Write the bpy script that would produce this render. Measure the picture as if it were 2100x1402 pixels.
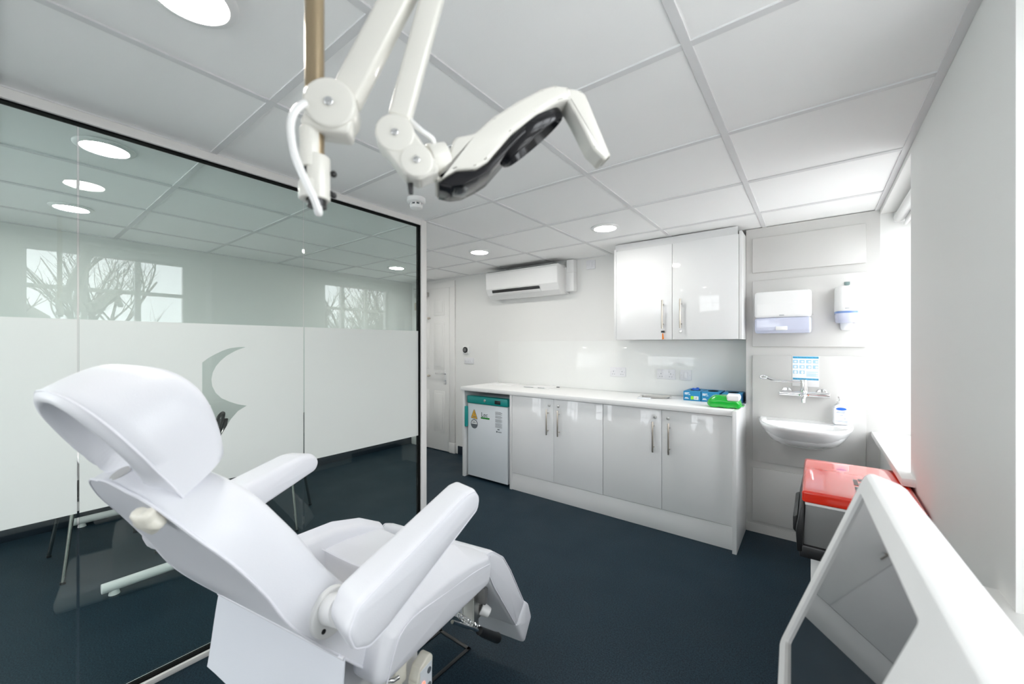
import bpy, bmesh, math, random
from mathutils import Vector, Matrix
for _o in list(bpy.data.objects): bpy.data.objects.remove(_o)
SC = bpy.context.scene
COL = SC.collection
PI = math.pi
random.seed(7)

# ------------------------------------------------------------------ camera
cam_d = bpy.data.cameras.new('camera')
cam = bpy.data.objects.new('camera', cam_d); COL.objects.link(cam)
cam_d.sensor_width = 36.0
cam_d.lens = 815.72 / 2100 * 36.0
cam_d.shift_x = (1050 - 1033.93) / 2100
cam_d.shift_y = (706.66 - 701.0) / 2100
cam_d.clip_start = 0.02
cam.location = (0, 0, 1.347)
cam.rotation_euler = (PI / 2, 0, 0.6624)
cam_d.dof.use_dof = True
cam_d.dof.focus_distance = 2.6
cam_d.dof.aperture_fstop = 3.5
SC.camera = cam

# ------------------------------------------------------------------ world, exposure
W = bpy.data.worlds.new('overcast_sky'); SC.world = W; W.use_nodes = True
wt = W.node_tree; wt.nodes.clear()
wo = wt.nodes.new('ShaderNodeOutputWorld'); wb = wt.nodes.new('ShaderNodeBackground')
wb.inputs['Color'].default_value = (0.945, 0.965, 1.0, 1); wb.inputs['Strength'].default_value = 4.0
wt.links.new(wb.outputs[0], wo.inputs[0])
SC.view_settings.view_transform = 'Standard'
SC.view_settings.look = 'None'
SC.view_settings.exposure = 1.2
SC.view_settings.gamma = 1.0
SC.view_settings.use_curve_mapping = False
cy = SC.cycles
cy.use_denoising = True
cy.max_bounces = 14; cy.diffuse_bounces = 8; cy.glossy_bounces = 6; cy.transmission_bounces = 8
cy.transparent_max_bounces = 16
cy.caustics_reflective = False; cy.caustics_refractive = False
cy.sample_clamp_indirect = 6.0
LAMP = 45.0         # radiance of the downlight diffusers

# window portals help the sky light find its way in
def portal(x, y0, y1, z0, z1, near=False):
    d = bpy.data.lights.new('sky_portal', 'AREA'); d.shape = 'RECTANGLE'
    d.size = z1 - z0; d.size_y = y1 - y0
    d.cycles.is_portal = True
    o = bpy.data.objects.new('sky_portal', d); COL.objects.link(o)
    o.location = (x, (y0 + y1) / 2, (z0 + z1) / 2)
    o.rotation_euler = (0, PI / 2, 0)      # shines towards -X
    if near == 'left': o.location = (x, (y0 + y1) / 2, (z0 + z1) / 2); o.rotation_euler = (0, -PI / 2, 0); return o
    if near: o.location = ((y0 + y1) / 2, x, (z0 + z1) / 2); o.rotation_euler = (0, PI / 2, PI * 1.5)
    return o
ZC = 2.182          # ceiling height
XR, XL, YB, YS, YN = 0.321, -4.36, 3.53, 3.373, -3.2    # right, left, back, sink pier, near wall
XG = -2.096
WIN = ((0.10, 1.27), (2.38, YS))
for _y0, _y1 in WIN: portal(0.56, _y0 + .03, _y1 - .03, 0.86, 2.09)
portal(XL - .21, -3.0, -.65, .66, 2.09, 'left')
portal(YN - .11, -2.35, -.55, 1.05, 2.09, True)

# ------------------------------------------------------------------ materials
def srgb(r, g, b):
    f = lambda c: (c / 255 / 12.92) if c / 255 <= .04045 else ((c / 255 + .055) / 1.055) ** 2.4
    return (f(r), f(g), f(b), 1)
def mat(name, col, rough=.5, metal=0.0, coat=0.0, bump=0.0, bscale=60, spec=.5, emit=None, es=1.0, sub=0.0):
    m = bpy.data.materials.new(name); m.use_nodes = True
    nt = m.node_tree; p = nt.nodes['Principled BSDF']
    p.inputs['Base Color'].default_value = col if len(col) == 4 else (*col, 1)
    p.inputs['Roughness'].default_value = rough; p.inputs['Metallic'].default_value = metal
    p.inputs['Specular IOR Level'].default_value = spec
    p.inputs['Coat Weight'].default_value = coat
    p.inputs['Coat Roughness'].default_value = .03
    if emit: 
        p.inputs['Emission Color'].default_value = emit; p.inputs['Emission Strength'].default_value = es
    if bump:
        tc = nt.nodes.new('ShaderNodeTexCoord'); n = nt.nodes.new('ShaderNodeTexNoise')
        n.inputs['Scale'].default_value = bscale; n.inputs['Detail'].default_value = 4
        b = nt.nodes.new('ShaderNodeBump'); b.inputs['Strength'].default_value = bump; b.inputs['Distance'].default_value = .002
        nt.links.new(tc.outputs['Object'], n.inputs['Vector']); nt.links.new(n.outputs['Fac'], b.inputs['Height'])
        nt.links.new(b.outputs['Normal'], p.inputs['Normal'])
    return m
M = {}
M['wall'] = mat('wall_paint', (.77, .77, .755), .6, bump=.05, bscale=180)
M['ceil'] = mat('ceiling_tile', (.92, .92, .915), .8, bump=.12, bscale=350)
M['grid'] = mat('ceiling_grid', (.72, .72, .725), .5)
M['trim'] = mat('white_gloss_paint', (.78, .775, .76), .3)
M['pier'] = mat('warm_white_panelling', (.60, .592, .575), .4)
M['gloss'] = mat('gloss_white_board', (.82, .822, .825), .025, spec=.34)
M['carcass'] = mat('white_board', (.78, .78, .78), .35, coat=.3)
M['worktop'] = mat('worktop_laminate', (.86, .86, .855), .35)
M['splash'] = mat('back_painted_glass', (.80, .81, .795), .02, spec=.25)
M['plastic'] = mat('white_plastic', (.84, .84, .835), .3)
M['socket'] = mat('pale_grey_plate_plastic', (.74, .74, .765), .35)
M['vinyl'] = mat('white_upholstery_vinyl', (.765, .77, .81), .38, bump=.10, bscale=420)
M['piping'] = mat('upholstery_piping', (.80, .80, .85), .45)
M['fabric'] = mat('white_skirt_fabric', (.80, .82, .88), .7, bump=.1, bscale=500)
M['cream'] = mat('cream_lamp_enamel', (.70, .685, .635), .3, coat=.3)
M['ivory'] = mat('ivory_plastic', (.80, .77, .68), .35)
M['chrome'] = mat('chrome', (.85, .85, .86), .08, 1.0)
M['steel'] = mat('brushed_steel', (.62, .61, .59), .32, 1.0)
M['nickel'] = mat('satin_nickel', (.66, .60, .52), .28, 1.0)
M['legmetal'] = mat('dark_polished_steel', (.42, .41, .39), .18, 1.0)
M['black'] = mat('black_plastic', (.012, .012, .013), .35)
M['gasket'] = mat('black_gasket', (.005, .005, .005), .8, spec=.1)
M['dark'] = mat('dark_skirting', srgb(24, 36, 48), .45)
M['teal'] = mat('teal_plastic', srgb(18, 150, 146), .35)
M['fridge'] = mat('fridge_enamel', (.78, .82, .86), .35, coat=.3)
M['red'] = mat('red_plastic', srgb(230, 48, 24), .16, coat=.8)
M['bingrey'] = mat('grey_bin_panel', (.17, .17, .17), .4)
M['blue'] = mat('glove_carton_blue', srgb(20, 130, 180), .5)
M['bluedark'] = mat('glove_carton_side', srgb(0, 74, 120), .5)
M['lime'] = mat('lime_print', srgb(150, 225, 30), .5)
M['white'] = mat('white_print', (.82, .84, .85), .6)
M['ink'] = mat('grey_print', (.12, .14, .16), .6)
M['inkpale'] = mat('pale_grey_print', (.42, .44, .46), .6)
M['paper'] = mat('paper', (.86, .86, .86), .7)
M['skyprint'] = mat('pale_blue_print', srgb(168, 208, 228), .6)
M['azure'] = mat('azure_print', srgb(70, 180, 225), .6)
M['green'] = mat('green_wrapper', srgb(0, 178, 48), .25, coat=.6, bump=.5, bscale=25)
M['greenprint'] = mat('green_print', srgb(20, 140, 40), .5)
M['amber'] = mat('yellow_sticker', srgb(235, 180, 40), .5)
M['orange'] = mat('orange_tag', srgb(235, 130, 40), .5)
M['bluelogo'] = mat('blue_print', srgb(30, 100, 200), .5)
M['ceramic'] = mat('white_ceramic', (.84, .84, .84), .12, coat=1.0)
M['screen'] = mat('dark_screen_glass', (.028, .031, .034), .03, spec=1.0, coat=1.0)
M['lensblack'] = mat('black_gloss_lens', (.010, .010, .012), .12, spec=.35)
M['bark'] = mat('tree_bark', (.055, .045, .038), .9)
M['bounce_ground'] = mat('pale_bounce_ground', (.66, .65, .63), .9, bump=.3, bscale=8)  # made pale to throw sky light up onto the ceiling
M['frame'] = mat('partition_frame_white', (.80, .785, .765), .4)
M['lavender'] = mat('lavender_translucent', srgb(198, 202, 222), .25, coat=.6)
M['bluestrip'] = mat('blue_strip', srgb(110, 140, 195), .3)
M['frostplastic'] = mat('clear_bottle_plastic', (.80, .82, .85), .25, coat=.4)
M['led'] = mat('red_light', (.8, .1, .1, 1), .4, emit=(1, .15, .1, 1), es=1.2)

def floor_mat():
    m = bpy.data.materials.new('navy_safety_vinyl'); m.use_nodes = True
    nt = m.node_tree; p = nt.nodes['Principled BSDF']; p.inputs['Specular IOR Level'].default_value = .17
    tc = nt.nodes.new('ShaderNodeTexCoord')
    v = nt.nodes.new('ShaderNodeTexNoise'); v.inputs['Scale'].default_value = 170; v.inputs['Detail'].default_value = 3
    n2 = nt.nodes.new('ShaderNodeTexNoise'); n2.inputs['Scale'].default_value = 3.5; n2.inputs['Detail'].default_value = 3
    r = nt.nodes.new('ShaderNodeValToRGB')
    r.color_ramp.elements[0].position = .36; r.color_ramp.elements[0].color = (.005, .013, .022, 1)
    r.color_ramp.elements[1].position = .66; r.color_ramp.elements[1].color = (.017, .040, .058, 1)
    nt.links.new(tc.outputs['Object'], v.inputs['Vector']); nt.links.new(tc.outputs['Object'], n2.inputs['Vector'])
    nt.links.new(v.outputs['Fac'], r.inputs['Fac']); nt.links.new(r.outputs['Color'], p.inputs['Base Color'])
    mr = nt.nodes.new('ShaderNodeMapRange'); mr.inputs['To Min'].default_value = .34; mr.inputs['To Max'].default_value = .55
    nt.links.new(n2.outputs['Fac'], mr.inputs['Value']); nt.links.new(mr.outputs['Result'], p.inputs['Roughness'])
    b = nt.nodes.new('ShaderNodeBump'); b.inputs['Strength'].default_value = .15; b.inputs['Distance'].default_value = .001
    nt.links.new(v.outputs['Fac'], b.inputs['Height']); nt.links.new(b.outputs['Normal'], p.inputs['Normal'])
    return m
M['floor'] = floor_mat()
def glass_mat(name, tint, ior=1.5):
    m = bpy.data.materials.new(name); m.use_nodes = True
    nt = m.node_tree; nt.nodes.clear()
    o = nt.nodes.new('ShaderNodeOutputMaterial'); mx = nt.nodes.new('ShaderNodeMixShader')
    t = nt.nodes.new('ShaderNodeBsdfTransparent'); t.inputs['Color'].default_value = (*tint, 1)
    g = nt.nodes.new('ShaderNodeBsdfGlossy'); g.inputs['Roughness'].default_value = 0.0
    f = nt.nodes.new('ShaderNodeFresnel'); f.inputs['IOR'].default_value = ior
    # the back side of a thin sheet reflects like the front side
    geo = nt.nodes.new('ShaderNodeNewGeometry')
    inv = nt.nodes.new('ShaderNodeMath'); inv.operation = 'MULTIPLY_ADD'
    inv.inputs[1].default_value = 1.0 / ior - ior; inv.inputs[2].default_value = ior
    nt.links.new(geo.outputs['Backfacing'], inv.inputs[0]); nt.links.new(inv.outputs[0], f.inputs['IOR'])
    nt.links.new(f.outputs[0], mx.inputs[0]); nt.links.new(t.outputs[0], mx.inputs[1]); nt.links.new(g.outputs[0], mx.inputs[2])
    nt.links.new(mx.outputs[0], o.inputs[0])
    return m
M['glass'] = glass_mat('partition_glass', (.90, .955, .938), 1.50)
M['pane'] = glass_mat('window_glass', (.97, .98, .98))
M['lens'] = glass_mat('clear_lens', (.9, .92, .93))
def film_mat():
    m = bpy.data.materials.new('frosted_film'); m.use_nodes = True
    nt = m.node_tree; nt.nodes.clear()
    o = nt.nodes.new('ShaderNodeOutputMaterial'); a = nt.nodes.new('ShaderNodeAddShader')
    d = nt.nodes.new('ShaderNodeBsdfDiffuse'); d.inputs['Color'].default_value = (.46, .455, .445, 1)
    t = nt.nodes.new('ShaderNodeBsdfTranslucent'); t.inputs['Color'].default_value = (.46, .455, .45, 1)
    nt.links.new(d.outputs[0], a.inputs[0]); nt.links.new(t.outputs[0], a.inputs[1]); nt.links.new(a.outputs[0], o.inputs[0])
    return m
M['film'] = film_mat()
def emit_mat(name, col, s):
    m = bpy.data.materials.new(name); m.use_nodes = True
    nt = m.node_tree; nt.nodes.clear()
    o = nt.nodes.new('ShaderNodeOutputMaterial'); e = nt.nodes.new('ShaderNodeEmission')
    e.inputs['Color'].default_value = (*col, 1); e.inputs['Strength'].default_value = s
    nt.links.new(e.outputs[0], o.inputs[0]); return m
M['lamp'] = emit_mat('downlight_diffuser', (1.0, .97, .92), LAMP)

# ------------------------------------------------------------------ mesh helpers
class MB:
    def __init__(s): s.bm = bmesh.new()
    def box(s, x0, x1, y0, y1, z0, z1, bev=0, seg=2):
        b = bmesh.new()
        r = bmesh.ops.create_cube(b, size=1)
        for v in b.verts:
            v.co = Vector(((x0 + x1) / 2 + v.co.x * (x1 - x0), (y0 + y1) / 2 + v.co.y * (y1 - y0), (z0 + z1) / 2 + v.co.z * (z1 - z0)))
        if bev: bmesh.ops.bevel(b, geom=b.edges[:], offset=bev, segments=seg, affect='EDGES', profile=.5)
        return s._join(b)
    def _join(s, b, mtx=None):
        if mtx is not None: bmesh.ops.transform(b, matrix=mtx, verts=b.verts)
        me = bpy.data.meshes.new('tmp'); b.to_mesh(me); b.free()
        s.bm.from_mesh(me); bpy.data.meshes.remove(me); return s
    def cyl(s, p0, p1, r0, r1=None, seg=24, bev=0):
        p0, p1 = Vector(p0), Vector(p1); d = p1 - p0
        b = bmesh.new()
        bmesh.ops.create_cone(b, cap_ends=True, segments=seg, radius1=r0, radius2=r0 if r1 is None else r1, depth=d.length)
        if bev:
            ed = [e for e in b.edges if e.is_boundary is False and len(e.link_faces) == 2 and any(len(f.verts) > 4 for f in e.link_faces)]
            bmesh.ops.bevel(b, geom=ed, offset=bev, segments=3, affect='EDGES', profile=.5)
        q = Vector((0, 0, 1)).rotation_difference(d.normalized()).to_matrix().to_4x4()
        return s._join(b, Matrix.Translation((p0 + p1) / 2) @ q)
    def sphere(s, c, r, sc=(1, 1, 1), seg=20):
        b = bmesh.new(); bmesh.ops.create_uvsphere(b, u_segments=seg, v_segments=seg // 2, radius=r)
        return s._join(b, Matrix.Translation(c) @ Matrix.Diagonal((*sc, 1)))
    def tube(s, pts, r, seg=10, closed=False, cap=True):
        pts = [Vector(p) for p in pts]; n = len(pts)
        rad = r if callable(r) else (lambda t: r)
        T = []
        for i in range(n):
            if closed: d = pts[(i + 1) % n] - pts[i - 1]
            else: d = pts[min(i + 1, n - 1)] - pts[max(i - 1, 0)]
            T.append(d.normalized())
        up = Vector((0, 0, 1)) if abs(T[0].z) < .9 else Vector((1, 0, 0))
        N = (up - T[0] * up.dot(T[0])).normalized(); rings = []
        for i in range(n):
            if i: 
                N = N - T[i] * N.dot(T[i]); N.normalize()
            B = T[i].cross(N); rr = rad(i / max(1, n - 1))
            rings.append([s.bm.verts.new(pts[i] + (N * math.cos(a) + B * math.sin(a)) * rr) for a in (2 * PI * k / seg for k in range(seg))])
        for i in range(n if closed else n - 1):
            a, b = rings[i], rings[(i + 1) % n]
            for k in range(seg): s.bm.faces.new((a[k], a[(k + 1) % seg], b[(k + 1) % seg], b[k]))
        if not closed and cap:
            s.bm.faces.new(rings[0][::-1]); s.bm.faces.new(rings[-1])
        return s
    def prism(s, poly, axis, a0, a1, bev=0, seg=2):
        """poly of (u,v); axis x: (y,z), y: (x,z), z: (x,y)"""
        b = bmesh.new()
        f = {'x': lambda u, v, a: (a, u, v), 'y': lambda u, v, a: (u, a, v), 'z': lambda u, v, a: (u, v, a)}[axis]
        v0 = [b.verts.new(f(u, v, a0)) for u, v in poly]; v1 = [b.verts.new(f(u, v, a1)) for u, v in poly]
        n = len(poly)
        b.faces.new(v0); b.faces.new(v1)
        for i in range(n): b.faces.new((v0[i], v0[(i + 1) % n], v1[(i + 1) % n], v1[i]))
        bmesh.ops.recalc_face_normals(b, faces=b.faces)
        if bev: bmesh.ops.bevel(b, geom=b.edges[:], offset=bev, segments=seg, affect='EDGES', profile=.5)
        return s._join(b)
    def loft(s, rings, closed_ends=True):
        R = [[s.bm.verts.new(p) for p in r] for r in rings]; k = len(R[0])
        for a, b in zip(R[:-1], R[1:]):
            for i in range(k): s.bm.faces.new((a[i], a[(i + 1) % k], b[(i + 1) % k], b[i]))
        if closed_ends: s.bm.faces.new(R[0][::-1]); s.bm.faces.new(R[-1])
        return s
    def lathe(s, prof, c=(0, 0, 0), seg=40, axis='z'):
        rings = []
        for r, h in prof:
            ring = []
            for k in range(seg):
                a = 2 * PI * k / seg; x, y = r * math.cos(a), r * math.sin(a)
                p = {'z': (x, y, h), 'y': (x, h, y), 'x': (h, x, y)}[axis]
                ring.append(Vector(p) + Vector(c))
            rings.append(ring)
        return s.loft(rings)
    def xform(s, m): bmesh.ops.transform(s.bm, matrix=m, verts=s.bm.verts); return s
    def build(s, name, material, parent=None, ang=38, loc=(0, 0, 0)):
        bm = s.bm
        bmesh.ops.recalc_face_normals(bm, faces=bm.faces)
        lim = math.radians(ang)
        for f in bm.faces: f.smooth = True
        for e in bm.edges:
            if len(e.link_faces) != 2 or e.calc_face_angle(0) > lim: e.smooth = False
        me = bpy.data.meshes.new(name); bm.to_mesh(me); bm.free()
        me.materials.append(material)
        o = bpy.data.objects.new(name, me); COL.objects.link(o)
        if parent: o.parent = parent
        else: o.location = loc
        return o
def tag(o, label, cat, group=None, kind=None):
    if label: o['label'] = label
    if cat: o['category'] = cat
    if group: o['group'] = group
    if kind: o['kind'] = kind
    return o
def thing(name, label, cat, loc=(0, 0, 0), rz=0, group=None):
    o = bpy.data.objects.new(name, None); COL.objects.link(o); o.empty_display_size = .1
    o.location = loc; o.rotation_euler = (0, 0, rz)
    return tag(o, label, cat, group)
def struct(name, mb, m, parent=None, ang=38):
    o = mb.build(name, m, parent, ang)
    if not parent: o['kind'] = 'structure'
    return o
def copy_tree(o, parent=None):
    c = o.copy(); COL.objects.link(c)
    if parent: c.parent = parent
    for ch in list(o.children): copy_tree(ch, c)
    return c
def text(name, s, size, m, parent, origin, ux, uz, depth=.0006, align='LEFT'):
    """flat lettering standing in the plane spanned by ux (reading direction) and uz (up)"""
    cu = bpy.data.curves.new('t', 'FONT'); cu.body = s; cu.size = size; cu.align_x = align; cu.extrude = depth
    t = bpy.data.objects.new('t', cu); COL.objects.link(t)
    dg = bpy.context.evaluated_depsgraph_get()
    me = bpy.data.meshes.new_from_object(t.evaluated_get(dg)); bpy.data.objects.remove(t); bpy.data.curves.remove(cu)
    ux, uz = Vector(ux).normalized(), Vector(uz).normalized(); n = ux.cross(uz)
    mt = Matrix(((ux.x, uz.x, n.x, origin[0]), (ux.y, uz.y, n.y, origin[1]), (ux.z, uz.z, n.z, origin[2]), (0, 0, 0, 1)))
    me.transform(mt); me.name = name; me.materials.clear(); me.materials.append(m)
    o = bpy.data.objects.new(name, me); COL.objects.link(o)
    if parent: o.parent = parent
    return o
def fillet(poly, r, n=5):
    """round the corners of a closed 2-D polygon"""
    out = []; k = len(poly)
    for i in range(k):
        p = Vector(poly[i]); a = Vector(poly[i - 1]) - p; b = Vector(poly[(i + 1) % k]) - p
        ri = r[i] if isinstance(r, (list, tuple)) else r
        ang = a.angle(b)
        if ang > PI - .02 or ri <= 0: out.append(p); continue
        t = min(ri / math.tan(ang / 2), a.length * .48, b.length * .48)
        p0, p1 = p + a.normalized() * t, p + b.normalized() * t
        for j in range(n + 1):
            u = j / n
            out.append(p0 * (1 - u) ** 2 + p * 2 * u * (1 - u) + p1 * u * u)
    return out
def resample(poly, step):
    out = []; k = len(poly)
    for i in range(k):
        a, b = poly[i], poly[(i + 1) % k]; L = (b - a).length
        if L < 1e-6: continue
        m = max(1, int(L / step))
        for j in range(m): out.append(a.lerp(b, j / m))
    return out
def inset(poly, d):
    k = len(poly); A = sum(poly[i].x * poly[(i + 1) % k].y - poly[(i + 1) % k].x * poly[i].y for i in range(k))
    sg = 1 if A > 0 else -1; out = []
    for i in range(k):
        t = (poly[(i + 1) % k] - poly[i - 1]).normalized()
        out.append(poly[i] + Vector((-t.y, t.x)) * sg * d)
    return out
def cushion(mb, prof, x0, x1, er, r=.03, nmid=6, step=.02, deform=None, dome=.004, wf=None):
    """upholstered pad: side profile (y,z) swept across x with rounded rims"""
    P = resample(fillet([Vector(p) for p in prof], r), step)
    nt = 5
    xs = []
    for i in range(nt + 1):
        t = i / nt * PI / 2
        xs.append((x0 + er * (1 - math.cos(t)), er * (1 - math.sin(t))))
    for i in range(1, nmid): xs.append((x0 + er + (x1 - x0 - 2 * er) * i / nmid, 0))
    for i in range(nt, -1, -1):
        t = i / nt * PI / 2
        xs.append((x1 - er * (1 - math.cos(t)), er * (1 - math.sin(t))))
    rings = []
    for x, ins in xs:
        q = inset(P, ins) if ins > 1e-6 else P
        if wf and ins > 1e-6: q = [a.lerp(b, wf(a)) for a, b in zip(P, q)]
        rings.append([Vector((x, p.x, p.y)) for p in q])
    if deform: rings = [[deform(v) for v in rg] for rg in rings]
    mb.loft(rings, False)
    bm = mb.bm; bm.verts.ensure_lookup_table(); n = len(P)
    for ring, x, sgn in ((rings[0], x0, -1), (rings[-1], x1, 1)):
        vs = [bm.verts.new(v) for v in ring]; c = sum(ring, Vector()) / n
        # inner ring keeps the end face gently domed
        mid = [bm.verts.new(v.lerp(c, .35) + Vector((sgn * dome, 0, 0))) for v in ring]
        cv = bm.verts.new(c + Vector((sgn * dome * 1.3, 0, 0)))
        for i in range(n):
            j = (i + 1) % n
            bm.faces.new((vs[i], vs[j], mid[j], mid[i])); bm.faces.new((mid[i], mid[j], cv))
    bmesh.ops.remove_doubles(bm, verts=bm.verts, dist=1e-6)
    return P
def pad(mb, outline, place, D, hol=None, n=4.5, nr=14, s0=None):
    """upholstered pad on a back board: outline of (x,s) on the board, D(s) its fullness, place(x,s,d) puts it in space"""
    k = len(outline); c = s0 if s0 else sum((Vector(p) for p in outline), Vector((0, 0))) / k
    ts = [1.0, .999, .994, .985, .970, .95, .92, .88, .82, .74, .62, .48, .33, .17]
    fr, bk = [], []
    for t in ts:
        q = [c.lerp(Vector(p), t) for p in outline]
        fr.append([place(p.x, p.y, D(p.y) * max(0.0, 1 - t ** (n * 3)) ** (1 / 2.4)) for p in q])
        bk.append([place(p.x, p.y, hol(p.x, p.y) * (1 - t ** 16) if hol else 0) for p in q])
    bm = mb.bm
    def skin(rings, tip):
        R = [[bm.verts.new(p) for p in r] for r in rings]; v = bm.verts.new(tip)
        for a, b in zip(R[:-1], R[1:]):
            for i in range(k): bm.faces.new((a[i], a[(i + 1) % k], b[(i + 1) % k], b[i]))
        for i in range(k): bm.faces.new((R[-1][i], R[-1][(i + 1) % k], v))
    skin(fr, place(c.x, c.y, D(c.y))); skin(bk, place(c.x, c.y, hol(c.x, c.y) if hol else 0))
    bmesh.ops.remove_doubles(bm, verts=bm.verts, dist=1e-6)
    return mb
def lerp_table(T):
    """smooth interpolation through a table of (position, value)"""
    n = len(T)
    m = [0.0] * n
    for i in range(n):
        a, b = T[max(i - 1, 0)], T[min(i + 1, n - 1)]; m[i] = (b[1] - a[1]) / (b[0] - a[0])
    def f(s):
        if s <= T[0][0]: return T[0][1]
        for i in range(n - 1):
            (a, va), (b, vb) = T[i], T[i + 1]
            if s <= b:
                h = b - a; t = (s - a) / h
                return va * (2 * t ** 3 - 3 * t * t + 1) + m[i] * h * (t ** 3 - 2 * t * t + t) + vb * (3 * t * t - 2 * t ** 3) + m[i + 1] * h * (t ** 3 - t * t)
        return T[-1][1]
    return f
def seam(prof, r, x, ins, pr=.0022, step=.02):
    P = inset(resample(fillet([Vector(p) for p in prof], r), step), ins)
    return MB().tube([(x, p.x, p.y) for p in P], pr, 6, closed=True)
def smooth_path(pts, n=8):
    pts = [Vector(p) for p in pts]; out = []
    for i in range(len(pts) - 1):
        p0, p1, p2, p3 = pts[max(i - 1, 0)], pts[i], pts[i + 1], pts[min(i + 2, len(pts) - 1)]
        for j in range(n):
            t = j / n
            out.append(.5 * ((2 * p1) + (p2 - p0) * t + (2 * p0 - 5 * p1 + 4 * p2 - p3) * t * t + (3 * p1 - p0 - 3 * p2 + p3) * t ** 3))
    out.append(pts[-1]); return out

# ================================================================== SETTING
struct('floor', MB().box(XL - .25, XR + .28, YN - .12, YB + .12, -.1, 0), M['floor'])
c = MB().box(XL - .25, XR + .28, YN - .12, YB + .12, ZC + .005, ZC + .12)
ceil = struct('ceiling', c, M['ceil'])
g = MB()
k = -9
while 1.79 + .6 * k < YB:
    y = 1.79 + .6 * k
    if y > YN: g.box(XL, XR, y - .012, y + .012, ZC, ZC + .007)
    k += 1
for k in range(8):
    x = -.281 - .6 * k
    if x > XL: g.box(x - .012, x + .012, YN, YB, ZC - .0006, ZC + .007)
g.box(XR - .024, XR - .0005, YN, YS, ZC - .0012, ZC + .006); g.box(XL + .0005, XL + .02, YN, YB, ZC - .0012, ZC + .006)
g.box(XL, XR, YB - .02, YB - .0005, ZC - .0016, ZC + .006)
g.build('grid', M['grid'], ceil)
LY0, LY1, LZ0 = -3.05, -.60, .60
struct('wall_left', MB().box(XL - .25, XL, YN, LY0, 0, ZC).box(XL - .25, XL, LY1, YB, 0, ZC).box(XL - .25, XL, LY0, LY1, 0, LZ0).box(XL - .25, XL, LY0, LY1, 2.12, ZC), M['wall'])
f = MB(); cs = [LY0, LY0 + .05, LY0 + .79, LY0 + .83, LY1 - .83, LY1 - .79, LY1 - .05, LY1]
for a, b in ((0, 1), (2, 3), (4, 5), (6, 7)): f.box(XL - .20, XL - .15, cs[a], cs[b], LZ0, 2.12)
for z0, z1 in ((LZ0, LZ0 + .05), (1.36, 1.40), (2.07, 2.12)):
    for a, b in ((1, 2), (3, 4), (5, 6)): f.box(XL - .20, XL - .15, cs[a], cs[b], z0, z1)
win = struct('window_3', f, M['trim'])
MB().box(XL - .178, XL - .174, LY0 + .04, LY1 - .04, LZ0 + .04, 2.08).build('pane', M['pane'], win)
struct('wall_back', MB().box(XL - .25, XR + .28, YB, YB + .12, 0, ZC), M['wall'])
NX0, NX1, NZ0 = -2.4, -.5, 1.0
struct('wall_near', MB().box(XL - .25, NX0, YN - .12, YN, 0, ZC).box(NX1, XR + .28, YN - .12, YN, 0, ZC).box(NX0, NX1, YN - .12, YN, 0, NZ0).box(NX0, NX1, YN - .12, YN, 2.12, ZC), M['wall'])
f = MB(); cs = [NX0, NX0 + .05, NX0 + .613, NX0 + .653, NX1 - .653, NX1 - .613, NX1 - .05, NX1]
for a, b in ((0, 1), (2, 3), (4, 5), (6, 7)): f.box(cs[a], cs[b], YN - .10, YN - .05, NZ0, 2.12)
for z0, z1 in ((NZ0, NZ0 + .05), (1.54, 1.58), (2.07, 2.12)):
    for a, b in ((1, 2), (3, 4), (5, 6)): f.box(cs[a], cs[b], YN - .10, YN - .05, z0, z1)
win = struct('window_4', f, M['trim'])
MB().box(NX0 + .04, NX1 - .04, YN - .077, YN - .073, NZ0 + .04, 2.08).build('pane', M['pane'], win)
XO = XR + .28
w = MB()
ys = [YN, WIN[0][0], WIN[0][1], WIN[1][0], WIN[1][1], YB]
for a, b in ((0, 1), (2, 3), (4, 5)): w.box(XR, XO, ys[a], ys[b], 0, ZC)
for y0, y1 in WIN: w.box(XR, XO, y0, y1, 0, .775); w.box(XR, XO, y0, y1, 2.155, ZC)
struct('wall_right', w, M['wall'])
# panelled pier behind the basin
struct('wall_pier', MB().box(-.393, XR, YS, YB, 0, ZC), M['pier'])
p = MB()
for z0, z1 in ((.085, .468), (.515, 1.272), (1.333, 1.805), (1.862, 2.108)): p.box(-.352, .256, YS - .014, YS, z0, z1, .004)
struct('trim_1', p, M['pier'])
struct('baseboard_pier', MB().box(-.39, XR, YS - .004, YS, 0, .06), M['pier'])
struct('baseboard_back', MB().box(-3.47, -2.87, YB - .014, YB, 0, .10, .003), M['dark'])
struct('baseboard_left', MB().box(XL, XL + .014, YN, YB - .02, 0, .10, .003), M['dark'])
struct('baseboard_right', MB().box(XR - .014, XR, YN, 2.3, 0, .10, .003), M['trim'])

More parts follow.
